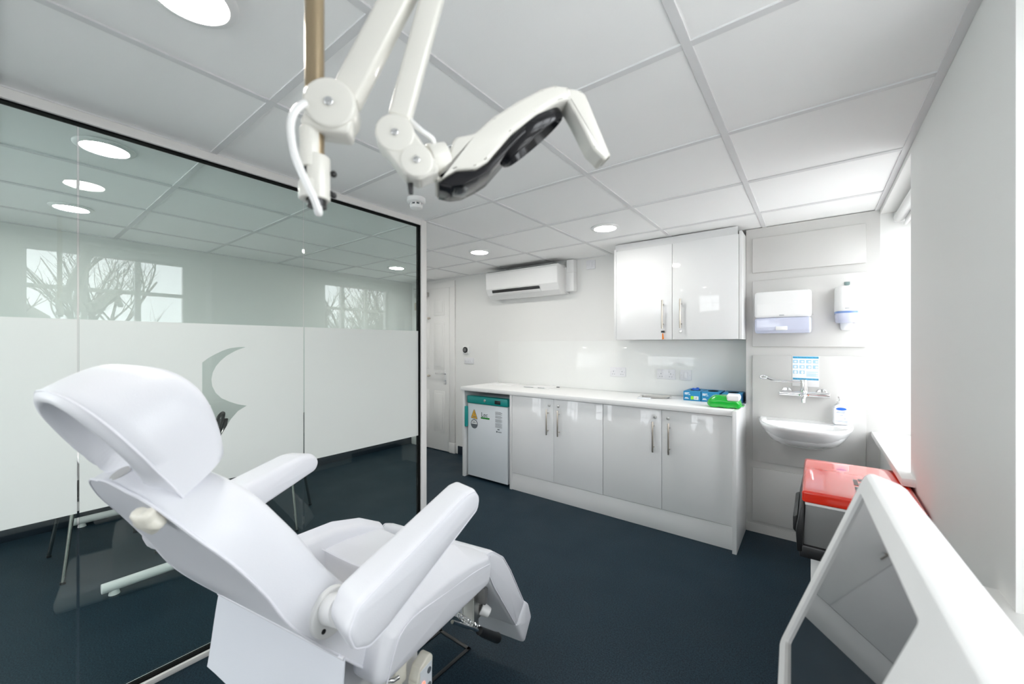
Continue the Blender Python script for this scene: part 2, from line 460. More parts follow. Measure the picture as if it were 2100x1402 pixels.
# windows in the right-hand wall: timber frame, three by three panes each
for wi, (y0, y1, cols) in enumerate(((.10, 1.27, ((.150, .434), (.470, .757), (.796, 1.092))), (2.38, YS, ((2.425, 2.676), (2.722, 3.012), (3.049, 3.335))))):
    x0, x1 = .490, .535
    f = MB(); zr = ((.845, 1.24), (1.275, 1.785), (1.815, 2.078))
    f.box(x0, x1, y0, cols[0][0], .775, 2.155); f.box(x0, x1, cols[2][1], y1, .775, 2.155)
    f.box(x0, x1, cols[0][0], cols[2][1], .775, .845); f.box(x0, x1, cols[0][0], cols[2][1], 2.078, 2.155)
    for a, b in ((0, 1), (1, 2)): f.box(x0, x1, cols[a][1], cols[b][0], .845, 2.078)
    for a, b in ((0, 1), (1, 2)):
        for cl in cols: f.box(x0, x1, *cl, zr[a][1], zr[b][0])
    win = struct('window_%d' % (wi + 1), f, M['trim'])
    MB().box(.510, .514, cols[0][0] - .01, cols[2][1] + .01, .84, 2.082).build('pane', M['pane'], win)
    struct('trim_%d' % (wi + 2), MB().box(XR - .042, .490, y0 - .11, min(y1 + .10, YS), .772, .806, .006), M['trim'])

# door in the back wall
DX0, DX1 = -4.235, -3.60
door = struct('door_1', MB().box(DX0, DX1, YB - .036, YB - .001, .008, 2.062, .002), M['trim'])
pf = MB()
mid = (DX0 + DX1) / 2
for a, b in ((DX0 + .075, mid - .045), (mid + .045, DX1 - .075)):
    for z0, z1 in ((.235, .76), (1.03, 1.63), (1.72, 1.94)):
        poly = [(a, z0), (b, z0), (b, z1), (a, z1)]
        pf.box(a, b, YB - .0405, YB - .035, z0, z1, .005)
        pf.box(a + .035, b - .035, YB - .046, YB - .037, z0 + .035, z1 - .035, .006)
pf.build('panels', M['trim'], door)
h = MB().box(DX1 - .085, DX1 - .045, YB - .044, YB - .036, .85, 1.03, .003)
h.cyl((DX1 - .065, YB - .036, .985), (DX1 - .065, YB - .09, .985), .009)
h.tube([(DX1 - .065, YB - .088, .985), (DX1 - .10, YB - .092, .985), (DX1 - .19, YB - .088, .985)], .009)
h.cyl((DX1 - .065, YB - .036, .90), (DX1 - .065, YB - .06, .90), .012)
h.build('door_handle', M['chrome'], door)
for z, nm in ((1.69, 'peephole'), (.945, 'door_knob')):
    MB().cyl((mid - .03, YB - .036, z), (mid - .03, YB - .06, z), .008).sphere((mid - .03, YB - .068, z), .016).build(nm, M['nickel'], door)
MB().box(DX0 + .03, DX0 + .27, YB - .085, YB - .036, 1.97, 2.03, .006).tube([(DX0 + .05, YB - .08, 2.05), (DX0 + .23, YB - .16, 2.055), (DX0 + .04, YB - .10, 2.085)], .008).build('door_closer', M['steel'], door)
for z in (.25, 1.05, 1.86): MB().box(DX0 - .012, DX0 + .012, YB - .05, YB - .036, z - .05, z + .05, .002).build('hinge', M['nickel'], door)
a = MB().box(DX1, DX1 + .085, YB - .026, YB, .12, 2.066, .004).box(DX0 - .085, DX0, YB - .026, YB, .12, 2.066, .004).box(DX0 - .085, DX1 + .085, YB - .026, YB, 2.065, 2.145, .004)
a.box(DX1 - .002, DX1 + .092, YB - .032, YB, 0, .125, .003).box(DX0 - .092, DX0 + .002, YB - .032, YB, 0, .125, .003)
struct('trim_4', a, M['trim'])

# ------------------------------------------------------------------ outside
struct('ground', MB().box(-30, 40, -35, 30, -3.4, -3.0), M['bounce_ground'])  # outdoor ground, its pale colour added as a bounce for the ceiling
def tree(x, y, hgt, seed, label):
    rnd = random.Random(seed); mb = MB()
    def branch(p, d, L, r, lev):
        pts = [p]; q = p.copy(); dd = d.copy()
        n = 4
        for i in range(n):
            dd = (dd + Vector((rnd.uniform(-.18, .18), rnd.uniform(-.18, .18), rnd.uniform(-.05, .16)))).normalized()
            q = q + dd * L / n; pts.append(q.copy())
        mb.tube(pts, lambda t: r * (1 - .55 * t), 5, cap=False)
        if lev == 0: return
        for i in range((4, 4, 4, 4, 6)[lev]):
            t = rnd.uniform(.25 if lev < 4 else .35, 1.0); b = pts[min(n, int(t * n))]
            az = rnd.uniform(0, 2 * PI); el = rnd.uniform(.3, 1.0)
            nd = (dd * .7 + Vector((math.cos(az) * math.cos(el), math.sin(az) * math.cos(el), math.sin(el) * .8))).normalized()
            branch(b, nd, L * rnd.uniform(.5, .72), r * .48, lev - 1)
    branch(Vector((x, y, -3.0)), Vector((0, 0, 1)), hgt * .46, .15, 4)
    return tag(mb.build('bare_tree', M['bark'], None, 60), label, 'tree', 'bare trees outside the windows')
for i, (x, y, hh) in enumerate(((6.5, -2.3, 10.0), (9.5, 11.5, 11), (14.5, 1.6, 12), (8.5, 7.6, 10.5), (16.5, 12.2, 12))):
    tree(x, y, hh, 21 + i, 'leafless dark tree outdoors, seen as a reflection in the glass partition')

hd_ = MB(); rnd = random.Random(3)
for k in range(46):
    y = -22 + k * 1.15; hd_.sphere((24 + rnd.uniform(-1.5, 1.5), y, -.6 + rnd.uniform(-.5, .5)), 1.0, (1.3 + rnd.random() * .5, 1.0 + rnd.random() * .5, 2.6 + rnd.random() * 1.0), 14)
for v in hd_.bm.verts: v.co += Vector((rnd.uniform(-.12, .12), rnd.uniform(-.12, .12), rnd.uniform(-.25, .25)))
tag(hd_.build('hedge', mat('winter_hedge', (.21, .20, .185), .9), None, 70), 'tall pale winter hedge outdoors beyond the bare trees', 'hedge', None, 'stuff')

# ================================================================== GLASS PARTITION
gp = thing('glass_partition', 'white framed glass partition with a wide frosted band, standing left of the treatment chair', 'glass partition', (XG, 1.2, 0))
def gpp(mb, name, m): 
    mb.xform(Matrix.Translation((-XG, -1.2, 0))); return mb.build(name, m, gp)
Y0, Y1 = -.617, 1.80
gpp(MB().box(XG - .028, XG + .028, Y1 - .045, Y1, 0, ZC - .001, .003), 'end_post', M['frame'])
gpp(MB().box(XG - .028, XG + .028, Y0, Y1 - .045, 2.146, ZC - .001, .002), 'top_rail', M['frame'])
gpp(MB().box(XG - .028, XG + .028, Y0, Y1 - .045, 0, .022, .002), 'bottom_rail', M['frame'])
gpp(MB().box(XG - .016, XG + .016, Y0, Y1 - .045, 2.1395, 2.146).box(XG - .016, XG + .016, Y0, Y1 - .053, .022, .027).box(XG - .016, XG + .016, Y1 - .0535, Y1 - .045, .022, 2.146), 'gasket', M['gasket'])
joints = [Y0, .186, .989, Y1 - .0525]
FZ0, FZ1 = .741, 1.439
cres = [(.721, 1.337), (.690, 1.336), (.656, 1.331), (.628, 1.320), (.601, 1.305), (.577, 1.290), (.554, 1.270), (.554, 1.104), (.570, 1.092), (.586, 1.080), (.578, 1.05), (.566, 1.02), (.556, .98), (.552, .93), (.60, .90), (.63, .955), (.660, 1.008), (.690, 1.043), (.725, 1.063), (.690, 1.073), (.656, 1.089), (.625, 1.108), (.603, 1.134), (.590, 1.165), (.587, 1.195), (.592, 1.225), (.604, 1.252), (.622, 1.276), (.645, 1.298), (.680, 1.320)]
for i in range(3):
    a, b = joints[i] + .003, joints[i + 1] - .003
    gl = gpp(MB().box(XG - .005, XG + .005, a, b, .024, 2.145, .0012, 1), 'glass_panel', M['glass'])
    bm = bmesh.new()
    outer = [(a, FZ0), (b, FZ0), (b, FZ1), (a, FZ1)]
    def loop(pts):
        vs = [bm.verts.new((XG + .0062, y, z)) for y, z in pts]
        return [bm.edges.new((vs[j], vs[(j + 1) % len(vs)])) for j in range(len(vs))]
    ed = loop(outer)
    if i == 1: ed += loop(cres)
    bmesh.ops.triangle_fill(bm, use_beauty=True, use_dissolve=False, edges=ed)
    fm = MB(); fm.bm = bm
    fm.xform(Matrix.Translation((-XG, -1.2, 0)))
    fo = fm.build('frosted_film', M['film'], gl)

# ================================================================== BASE UNITS
def bar_handle(parent, x, y, z0, z1):
    m = MB().cyl((x, y - .032, z0), (x, y - .032, z1), .0062, seg=14, bev=.001)
    for z in (z0 + .035, z1 - .035): m.cyl((x, y, z), (x, y - .032, z), .0045, seg=10)
    return m.build('handle', M['nickel'], parent)
def lock(parent, x, y, z):
    return MB().cyl((x, y + .001, z), (x, y - .004, z), .0115, seg=20, bev=.001).box(x - .0015, x + .0015, y - .006, y - .003, z - .005, z + .005).build('lock', M['steel'], parent)
YF = 2.965                                   # door faces
def base_unit(x0, x1, label):
    t = thing('base_cabinet', label, 'cabinet', ((x0 + x1) / 2, YF, 0), 0, 'base cabinets under the worktop')
    T = Matrix.Translation((-(x0 + x1) / 2, -YF, 0))
    mb = MB().box(x0 + .001, x1 - .001, YF + .021, YB - .03, .157, .878); mb.xform(T); mb.build('carcass', M['carcass'], t)
    xm = (x0 + x1) / 2
    for a, b, s in ((x0 + .0015, xm - .0015, 1), (xm + .0015, x1 - .0015, -1)):
        d = MB().box(a, b, YF, YF + .02, .160, .876, .0015); d.xform(T); d = d.build('door', M['gloss'], t)
        hx = xm - s * .055 - (x0 + x1) / 2
        bar_handle(d, hx, 0, .568, .79); lock(d, hx + s * .010, 0, .82)
    return t
XA, XB, XC_, XD = -2.862, -2.222, -1.322, -.418
base_unit(XB + .002, XC_, 'white gloss double door cupboard beside the fridge, under the worktop')
base_unit(XC_ + .001, XD - .001, 'white gloss double door cupboard at the basin end of the worktop')
def slab(name, label, cat, x0, x1, y0, y1, z0, z1, m, bev=.0015, group=None):
    mb = MB().box(x0, x1, y0, y1, z0, z1, bev); mb.xform(Matrix.Translation((-x0, -y0, -z0)))
    return tag(mb.build(name, m, None, loc=(x0, y0, z0)), label, cat, group)
slab('end_panel', 'white upright end panel beside the fridge, facing the door', 'panel', XA + .006, XA + .036, YF - .001, YB - .016, 0, .880, M['carcass'])
slab('end_panel', 'narrow white upright panel between fridge and cupboards', 'panel', XB - .026, XB, YF - .001, YB - .016, 0, .880, M['carcass'])
slab('end_panel', 'tall white gloss end panel beside the wash basin', 'panel', XD, XD + .025, 2.925, YB - .016, 0, .919, M['carcass'])
slab('plinth', 'long white plinth board below the base cupboards', 'plinth', XB + .001, XD - .001, YF + .008, YF + .024, 0, .155, M['carcass'])
slab('worktop', 'long white laminate worktop over fridge and cupboards', 'worktop', XA - .004, XD - .0005, 2.945, YB - .008, .881, .919, M['worktop'], .003)
slab('splashback', 'glossy white glass splashback sheet above the worktop', 'splashback', -2.833, -.394, YB - .007, YB - .001, .9195, 1.384, M['splash'], .001)

# wall cabinet
wx0, wx1, wy, wz0, wz1 = -1.318, -.394, 3.18, 1.386, 2.118
wc = thing('wall_cabinet', 'white gloss double door wall cabinet hung beside the panelled wall', 'cabinet', ((wx0 + wx1) / 2, wy, wz0))
T = Matrix.Translation((-(wx0 + wx1) / 2, -wy, -wz0))
def wcp(mb, n, m, par=None): mb.xform(T); return mb.build(n, m, par or wc)
wcp(MB().box(wx0 + .018, wx1 - .018, wy + .022, YB - .001, wz0 + .001, wz1), 'carcass', M['carcass'])
wcp(MB().box(wx0, wx0 + .018, wy, YB - .001, wz0, wz1 + .02, .001), 'side_panel', M['carcass'])
wcp(MB().box(wx1 - .018, wx1, wy, YB - .001, wz0, wz1 + .02, .001), 'side_panel', M['carcass'])
wcp(MB().box(wx0, wx1 - .03, wy + .03, wy + .048, wz1 + .001, ZC - .003), 'scribe_strip', M['carcass'])
xm = (wx0 + wx1) / 2
for a, b, s in ((wx0 + .020, xm - .0015, 1), (xm + .0015, wx1 - .020, -1)):
    d = wcp(MB().box(a, b, wy, wy + .02, wz0 + .002, wz1, .0015), 'door', M['gloss'])
    hx = -s * .065
    bar_handle(d, hx, 0, .085, .305); lock(d, hx + s * .006, 0, .062)
kx = xm - .065 + .006
kt = thing('key', 'small key with an orange tag hanging from the wall cabinet lock', 'key', (kx, wy - .008, wz0 + .06))
MB().cyl((0, .002, .002), (0, -.022, .002), .003, seg=8).box(-.012, .012, -.03, -.022, -.006, .008, .002).build('key_bow', M['black'], kt)
MB().prism([(-.004, -.012), (.004, -.012), (.010, -.055), (-.005, -.060)], 'y', -.028, -.026, .0006).build('tag', M['orange'], kt)

# ================================================================== FRIDGE
fx0, fx1, fy, fz0, fz1 = -2.800, -2.268, 2.985, .012, .83
fr = thing('fridge', 'small white undercounter fridge with a teal top strip, below the worktop', 'fridge', ((fx0 + fx1) / 2, fy, 0))
T = Matrix.Translation((-(fx0 + fx1) / 2, -fy, 0))
def frp(mb, n, m, par=None): mb.xform(T); return mb.build(n, m, par or fr)
frp(MB().box(fx0, fx1 - .015, fy + .045, YB - .06, fz0 + .02, fz1 - .004, .004), 'body', M['fridge'])
for x in (fx0 + .05, fx1 - .07):
    for y in (fy + .09, YB - .12): frp(MB().cyl((x, y, 0), (x, y, .034), .02), 'foot', M['black'])
fd = frp(MB().box(fx0, fx1 - .018, fy, fy + .042, fz0 + .008, .752, .006), 'door', M['fridge'])
fp = frp(MB().box(fx0 - .004, fx1 - .012, fy - .010, fy + .06, .756, fz1, .009, 3), 'control_panel', M['teal'])
frp(MB().box(-2.436, -2.366, fy - .0125, fy - .009, .772, .808, .001), 'display', M['black'], fp)
frp(MB().cyl((-2.562, fy - .009, .795), (-2.562, fy - .016, .795), .013, seg=20, bev=.001).box(-2.571, -2.553, fy - .019, fy - .015, .793, .797), 'lock', M['steel'], fp)
frp(MB().box(fx0 - .0225, fx0 + .004, fy - .030, fy + .004, .512, .722, .008, 3), 'handle', M['teal'], fd)
st = frp(MB().prism(fillet([Vector((-2.755, .605)), Vector((-2.667, .600)), Vector((-2.711, .700))], .008), 'y', fy - .0012, fy + .001), 'warning_sticker', M['amber'], fd)
rim = fillet([Vector((-2.755, .605)), Vector((-2.667, .600)), Vector((-2.711, .700))], .008)
frp(MB().tube([(p.x, fy - .0015, p.y) for p in rim], .0018, 5, closed=True).box(-2.7135, -2.7085, fy - .002, fy - .001, .636, .668).box(-2.735, -2.688, fy - .002, fy - .001, .622, .627).box(-2.735, -2.688, fy - .002, fy - .001, .612, .616), 'warning_print', M['ink'], fd)
frp(MB().cyl((-2.711, fy - .0012, .548), (-2.711, fy + .001, .548), .046, seg=36), 'round_sticker', M['ink'], fd)
half = [(-2.711 + .038 * math.cos(a), .548 + .038 * math.sin(a)) for a in [PI * i / 16 for i in range(17)]]
frp(MB().prism(half, 'y', fy - .0018, fy - .0010), 'sticker_panel', M['white'], fd)
frp(MB().box(-2.735, -2.69, fy - .0024, fy - .0016, .560, .565).box(-2.73, -2.70, fy - .0024, fy - .0016, .570, .574), 'sticker_print', M['ink'], fd)
L0 = (-2.619 + 2.534, -.0012, .633)
text('logo_lettering', 'Lec', .062, M['ink'], fd, L0, (1, 0, 0), (0, 0, 1))
frp(MB().box(-2.622, -2.510, fy - .0014, fy, .612, .627), 'logo_bar', M['greenprint'], fd)
lp = MB()
for i in range(24):
    if i in (5, 10, 16): continue
    z = .700 - i * .0065; lp.box(-2.437, -2.437 + (.085 if i % 3 else .07), fy - .0012, fy, z - .0035, z)
frp(lp, 'printed_notice', M['inkpale'], fd)
frp(MB().box(-2.41, -2.385, fy - .0012, fy, .525, .535).box(-2.425, -2.41, fy - .0012, fy, .500, .515).box(-2.405, -2.36, fy - .0012, fy, .503, .509), 'notice_marks', M['ink'], fd)

# ================================================================== SOCKETS, SWITCHES
def plate(name, label, cat, x, y, z, w_, h_, kind, group=None):
    t = thing(name, label, cat, (x, y, z), 0, group)
    MB().box(-w_ / 2, w_ / 2, -.009, 0, -h_ / 2, h_ / 2, .003).build('faceplate', M['socket'], t)
    if kind == 'double':
        for cx_ in (-w_ * .27, w_ * .27):
            h = MB().box(cx_ - .002, cx_ + .002, -.0102, -.0085, .000, .009).box(cx_ - .0125, cx_ - .0065, -.0102, -.0085, -.022, -.018).box(cx_ + .0065, cx_ + .0125, -.0102, -.0085, -.022, -.018)
            h.build('socket_holes', M['ink'], t)
            MB().box(cx_ - .008 + (.012 if cx_ < 0 else -.012), cx_ + .008 + (.012 if cx_ < 0 else -.012), -.013, -.008, .016, .034, .0015).build('rocker', M['socket'], t)
    if kind == 'single':
        MB().box(-.016, .016, -.013, -.008, -.026, .026, .002).build('rocker', M['socket'], t)
    if kind == 'triple':
        for cx_ in (-.034, 0, .034): MB().box(cx_ - .008, cx_ + .008, -.013, -.008, -.012, .012, .0015).build('rocker', M['socket'], t)
    for cx_ in (-w_ / 2 + .012, w_ / 2 - .012): MB().cyl((cx_, -.0085, 0), (cx_, -.0105, 0), .003, seg=10).build('screw', M['steel'], t)
    return t
plate('double_socket', 'white double socket on the splashback, beside its longer bare stretch', 'socket', -1.421, YB - .0075, 1.098, .148, .086, 'double')
plate('double_socket', 'white double socket next to the square switch on the splashback', 'socket', -.997, YB - .0075, 1.096, .148, .086, 'double')
plate('fused_switch', 'square white switch plate on the splashback above the blue boxes', 'switch', -.839, YB - .0075, 1.096, .088, .086, 'single')
plate('isolator_switch', 'white isolator plate high on the wall beside the air conditioner', 'switch', -1.692, YB - .001, 2.116, .092, .086, 'single')
plate('light_switch', 'white triple light switch below the thermostat', 'switch', -3.288, YB - .001, 1.154, .150, .072, 'triple')
th = thing('thermostat', 'white thermostat with a round black dial, above the light switch', 'thermostat', (-3.325, YB - .001, 1.283))
MB().box(-.048, .048, -.022, 0, -.048, .048, .006).build('case', M['plastic'], th)
MB().cyl((-.004, -.021, .002), (-.004, -.034, .002), .036, seg=36, bev=.003).build('dial', M['black'], th)
MB().cyl((-.004, -.034, .002), (-.004, -.035, .002), .022, seg=30).build('dial_face', M['bingrey'], th)

# ================================================================== AIR CONDITIONER
ac = thing('air_conditioner', 'white wall mounted air conditioner unit near the ceiling', 'air conditioner', (-2.40, YB - .001, 1.85))
prof = [(0, 0), (-.10, -.005), (-.165, .035), (-.20, .10), (-.208, .26), (-.195, .285), (0, .285)]
mb = MB(); cushion(mb, prof, -.455, .455, .012, .02, 4, .03); mb.build('case', M['plastic'], ac)
MB().box(-.44, .44, -.185, -.01, .284, .2875).build('gap_shade_top', M['black'], ac)  # unseen black sheet added on top to darken the gap below the ceiling
MB().prism([(-.186, .044), (-.200, .058), (-.207, .086), (-.175, .080)], 'x', -.36, .24, .002).build('outlet_slot', M['black'], ac)
MB().prism([(-.175, .030), (-.205, .050), (-.209, .054), (-.180, .036)], 'x', -.355, .255, .001).build('louvre', M['plastic'], ac)
MB().prism([(-.005, .0), (-.060, .02), (-.065, .26), (-.005, .27)], 'x', .458, .475, .006).build('end_cap', M['plastic'], ac)
pc = thing('pipe_cover', 'white boxed pipe cover running up beside the air conditioner', 'pipe cover', (-1.885, YB - .001, 1.87))
MB().box(-.035, .045, -.075, 0, .0, .308, .006).build('riser', M['plastic'], pc)
MB().box(-.036, .046, -.077, 0, .18, .186, .002).build('joint_ring', M['trim'], pc)

# ================================================================== THINGS ON THE WORKTOP
ZW = .9195
def glove_box(x, y, label, rz=0, side=False):
    t = thing('glove_box', label, 'box', (x, y, ZW), rz, 'blue glove boxes on the worktop')
    w_, d_, h_ = .122, .235, .072
    MB().box(-w_ / 2, w_ / 2, -d_ / 2, d_ / 2, 0, h_, .0015).build('carton', M['blue'], t)
    MB().box(w_ / 2 - .004, w_ / 2 + .0006, -d_ / 2 + .002, d_ / 2 - .002, .002, h_ - .002).build('side_print', M['bluedark'], t)
    ov = [(.036 * math.cos(a), .055 * math.sin(a)) for a in [2 * PI * i / 28 for i in range(28)]]
    MB().prism(ov, 'z', h_ - .001, h_ + .0008).build('opening', M['gasket'], t)
    pr = MB(); f = -d_ / 2 - .0006
    for i, (a, b, z) in enumerate(((-.052, -.018, .055), (-.052, -.030, .046), (-.026, -.012, .044), (-.052, -.022, .014), (-.048, -.028, .020))):
        pr.box(a, b, f, f + .001, z, z + (.006 if i < 2 else .004))
    tag(pr.build('front_print', M['white'], t), None, None, None, 'stuff')
    return t
b1 = glove_box(-.738, 3.395, 'blue glove box with a glove poking out, first in the row of three')
MB().box(-.008, .012, -.119, -.117, .010, .036).build('lime_patch', M['lime'], b1)
MB().box(.014, .046, -.119, -.117, .010, .036).build('price_label', M['white'], b1)
MB().box(.020, .026, -.1198, -.118, .014, .028).box(.030, .038, -.1198, -.118, .016, .030).build('label_print', M['inkpale'], b1)
gm = MB(); gm.sphere((0, -.02, .074), .022, (1, 1.5, .5)); gm.sphere((.012, .0, .080), .012, (1, 1, .8)); gm.sphere((-.012, -.03, .079), .012, (1.2, 1, .7))
for v in gm.bm.verts: v.co += Vector((random.uniform(-.002, .002), random.uniform(-.002, .002), random.uniform(-.002, .002)))
tag(gm.build('glove', M['bluelogo'], None, 60, loc=(-.738, 3.415, ZW)), 'crumpled blue glove sticking out of the first glove box', 'glove')
glove_box(-.612, 3.395, 'blue glove box in the middle of the row of three')
glove_box(-.476, 3.392, 'blue glove box partly hidden behind the green packet', .03)
wp = thing('wipes_packet', 'bright green packet of wipes with a white lid at the worktop end', 'packet', (-.486, 3.075, ZW), .06)
mb = MB(); cushion(mb, [(-.058, .002), (.058, .002), (.062, .050), (.042, .082), (-.042, .082), (-.062, .050)], -.100, .100, .032, .022, 7, .012, lambda v: Vector((v.x, v.y, max(.001, v.z * (1 - .30 * max(0, abs(v.x) - .055) / .045) + .003 * math.sin(v.x * 80 + v.y * 60)))))
mb.build('wrapper', M['green'], wp)
mb = MB(); cushion(mb, [(-.066, .052), (.030, .058), (.030, .096), (-.050, .096), (-.064, .086)], .020, .094, .010, .010, 3, .01); mb.build('lid', M['plastic'], wp)
MB().prism([(.095, -.045), (.116, -.03), (.118, .03), (.095, .045)], 'z', .014, .022, .003).build('end_seal', M['green'], wp)
# kidney dish outline and a packet in it
dish = thing('steel_dish', 'shallow stainless steel dish lying on the worktop', 'dish', (-1.01, 3.28, ZW), .35)
pts = fillet([Vector((-.115, -.045)), Vector((.115, -.045)), Vector((.115, .045)), Vector((-.115, .045))], .043, 8)
prs = [(1.0, .016), (1.03, .018), (1.0, .019), (.93, .006), (.90, .003), (.93, .0), (.98, .004)]
MB().loft([[Vector((p.x * s_, p.y * s_ * 1.0, z)) for p in pts] for s_, z in ((.0, .001), (.86, .001), (.94, .014), (1.04, .016), (1.04, .0175), (.92, .0165), (.84, .004), (.0, .004))]).build('bowl', M['steel'], dish)
tag(MB().box(-.05, .05, -.03, .03, 0, .010, .004).xform(Matrix.Rotation(.2, 4, 'Z')).build('sachet', M['frostplastic'], None, loc=(-1.065, 3.17, ZW)), 'small clear sachet lying against the steel dish', 'sachet')
def sheet(name, label, x, y, rz, w_, d_, h_=.0012, m='paper'):
    return tag(MB().box(-w_ / 2, w_ / 2, -d_ / 2, d_ / 2, 0, h_).xform(Matrix.Rotation(rz, 4, 'Z')).build(name, M[m], None, loc=(x, y, ZW)), label, 'paper')
sheet('paper_sheet', 'white paper pad lying above the fridge at the door end', -2.64, 3.38, .25, .28, .20, .006)
bk = thing('open_booklet', 'open white leaflet with dark edges lying on the worktop', 'booklet', (-2.19, 3.41, ZW), .1)
MB().prism([(-.15, 0), (0, 0), (0, .003), (-.07, .010), (-.15, .002)], 'y', -.10, .10).build('page', M['paper'], bk)
MB().prism([(.15, 0), (0, 0), (0, .003), (.07, .010), (.15, .002)], 'y', -.10, .10).build('page', M['paper'], bk)
MB().box(-.14, -.03, -.1015, -.1, .0005, .004).box(.02, .09, -.1015, -.1, .0005, .004).build('dark_edge', M['ink'], bk)
tag(MB().cyl((-.015, 0, .004), (.015, .01, .004), .004, seg=10).build('pen_cap', M['black'], None, loc=(-2.02, 3.46, ZW)), 'small black pen cap beside the open leaflet', 'pen cap')
tag(MB().cyl((0, 0, 0), (0, 0, .022), .006, seg=12, bev=.001).build('cable_stub', M['steel'], None, loc=(-2.80, 3.505, ZW)), 'small grey stub standing at the splashback corner', 'stub')

# ================================================================== WASH BASIN WALL
YP = YS - .0145
bs = thing('wash_basin', 'white ceramic wall hung wash basin on the panelled wall', 'basin', (-.055, YP, .835))
def bring(s, z, dy=0, fy_=1.0):
    pts = []
    a_, d_ = .252 * s, .385 * s * fy_
    n = 40
    for i in range(n):
        t = 2 * PI * i / n; cx_, sy_ = math.cos(t), math.sin(t)
        x = a_ * (abs(cx_) ** .62) * (1 if cx_ >= 0 else -1)
        y = (-d_ * (abs(sy_) ** .85)) if sy_ < 0 else (.0)
        if sy_ >= 0: y = .0
        pts.append(Vector((x, y - dy, z)))
    return pts
rings = []
for s_, z, dy in ((.30, -.155, 0.0), (.50, -.150, 0.0), (.68, -.128, 0), (.83, -.090, 0), (.94, -.045, 0), (.985, -.018, 0), (1.0, -.004, 0), (.99, .004, 0), (.965, .006, 0)):
    rings.append(bring(s_, z, dy))
def inner(s, z):
    # bowl opening: narrower and set forward of the tap ledge
    pts = []
    for i in range(40):
        t = 2 * PI * i / 40; cx_, sy_ = math.cos(t), math.sin(t)
        x = .225 * s * (abs(cx_) ** .7) * (1 if cx_ >= 0 else -1)
        y = -.205 + (.148 * s * sy_ if sy_ < 0 else .100 * s * sy_)
        pts.append(Vector((x, y, z)))
    return pts
for s_, z in ((1.0, .002), (.97, -.008), (.92, -.05), (.78, -.10), (.45, -.125), (.1, -.128)): rings.append(inner(s_, z))
MB().loft(rings).build('bowl', M['ceramic'], bs, 60)
MB().cyl((0, -.19, -.128), (0, -.19, -.124), .022, seg=24, bev=.001).build('drain', M['chrome'], bs)
tp = thing('lever_tap', 'chrome bar mixer tap with a long lever over the wash basin', 'tap', (-.055, YP, 1.02))
MB().cyl((-.135, -.055, 0), (.135, -.055, 0), .017, seg=24, bev=.003).build('bar', M['chrome'], tp)
for x in (-.095, .095): MB().cyl((x, 0, .008), (x, -.012, .008), .028, seg=28, bev=.003).cyl((x, -.01, .004), (x, -.055, .002), .013, seg=18).build('wall_elbow', M['chrome'], tp)
MB().cyl((0, -.055, -.02), (0, -.055, .095), .021, seg=26, bev=.004).build('body', M['chrome'], tp)
MB().tube(smooth_path([(0, -.06, .01), (0, -.11, .008), (0, -.15, -.005), (0, -.158, -.045)], 6), .012, 14).build('spout', M['chrome'], tp)
lv = MB().tube(smooth_path([(0, -.055, .078), (-.08, -.06, .080), (-.16, -.066, .085), (-.20, -.068, .098)], 6), lambda t: .007 + .003 * t, 12)
lv.tube(smooth_path([(-.20, -.068, .098), (-.215, -.068, .112), (-.235, -.068, .112), (-.242, -.068, .100), (-.228, -.068, .092), (-.20, -.068, .098)], 5), .006, 10)
lv.build('lever', M['chrome'], tp)
MB().cyl((-.021, -.066, -.004), (-.026, -.066, -.004), .007).build('cold_mark', M['greenprint'], tp)
MB().cyl((.021, -.066, -.004), (.026, -.066, -.004), .006).build('hot_mark', M['orange'], tp)
sb = thing('soap_bottle', 'white pump soap bottle with a blue oval mark, on the basin ledge', 'bottle', (.130, YP - .052, .8415), .15)
body = fillet([Vector((-.038, 0)), Vector((.038, 0)), Vector((.038, .11)), Vector((.018, .128)), Vector((-.018, .128)), Vector((-.038, .11))], .012)
MB().prism(body, 'y', -.022, .022, .006).build('bottle_body', M['frostplastic'], sb)
MB().lathe([(.016, .126), (.018, .130), (.018, .146), (.008, .148), (.006, .165), (.004, .166)]).build('collar', M['plastic'], sb)
MB().box(-.012, .012, -.034, .010, .163, .178, .004).build('pump_head', M['plastic'], sb)
MB().box(-.033, .033, -.0232, -.0222, .012, .092).build('label', M['white'], sb)
ovl = [(.026 * math.cos(t), .100 + .009 * math.sin(t)) for t in [2 * PI * i / 24 for i in range(24)]]
MB().prism(ovl, 'y', -.0236, -.0224).build('blue_oval', M['bluelogo'], sb)
lm = MB()
for z, a, b in ((.082, -.02, .02), (.076, -.024, .016), (.060, -.008, .008), (.04, .010, .022), (.022, -.03, .03), (.016, .006, .03)): lm.box(a, b, -.0240, -.0230, z, z + .0022)
lm.build('label_print', M['bluestrip'], sb)
# hand washing poster
po = thing('poster', 'hand washing instruction sheet in pale blue on the wall above the tap', 'poster', (-.047, YP - .0004, 1.168))
MB().box(-.072, .072, -.001, 0, -.102, .102).build('sheet', M['paper'], po)
bl = MB()
for r in range(3):
    for q in range(4 if r < 2 else 2):
        x = -.069 + q * .036; z = .079 - r * .036 - .024
        bl.box(x, x + .028, -.0016, -.0005, z, z + .022)
bl.build('picture_panels', M['skyprint'], po)
bl = MB()
for r in range(3):
    for q in range(4 if r < 2 else 2):
        x = -.069 + q * .036; z = .079 - r * .036 - .024
        ov = [(x + .014 + .008 * math.cos(t) + .002 * q, z + .010 + (.006 + .002 * r) * math.sin(t)) for t in [2 * PI * i / 10 for i in range(10)]]
        bl.prism(ov, 'y', -.0020, -.0012)
        bl.box(x, x + .022, -.0016, -.0005, z - .005, z - .003)
bl.build('picture_hands', M['white'], po)
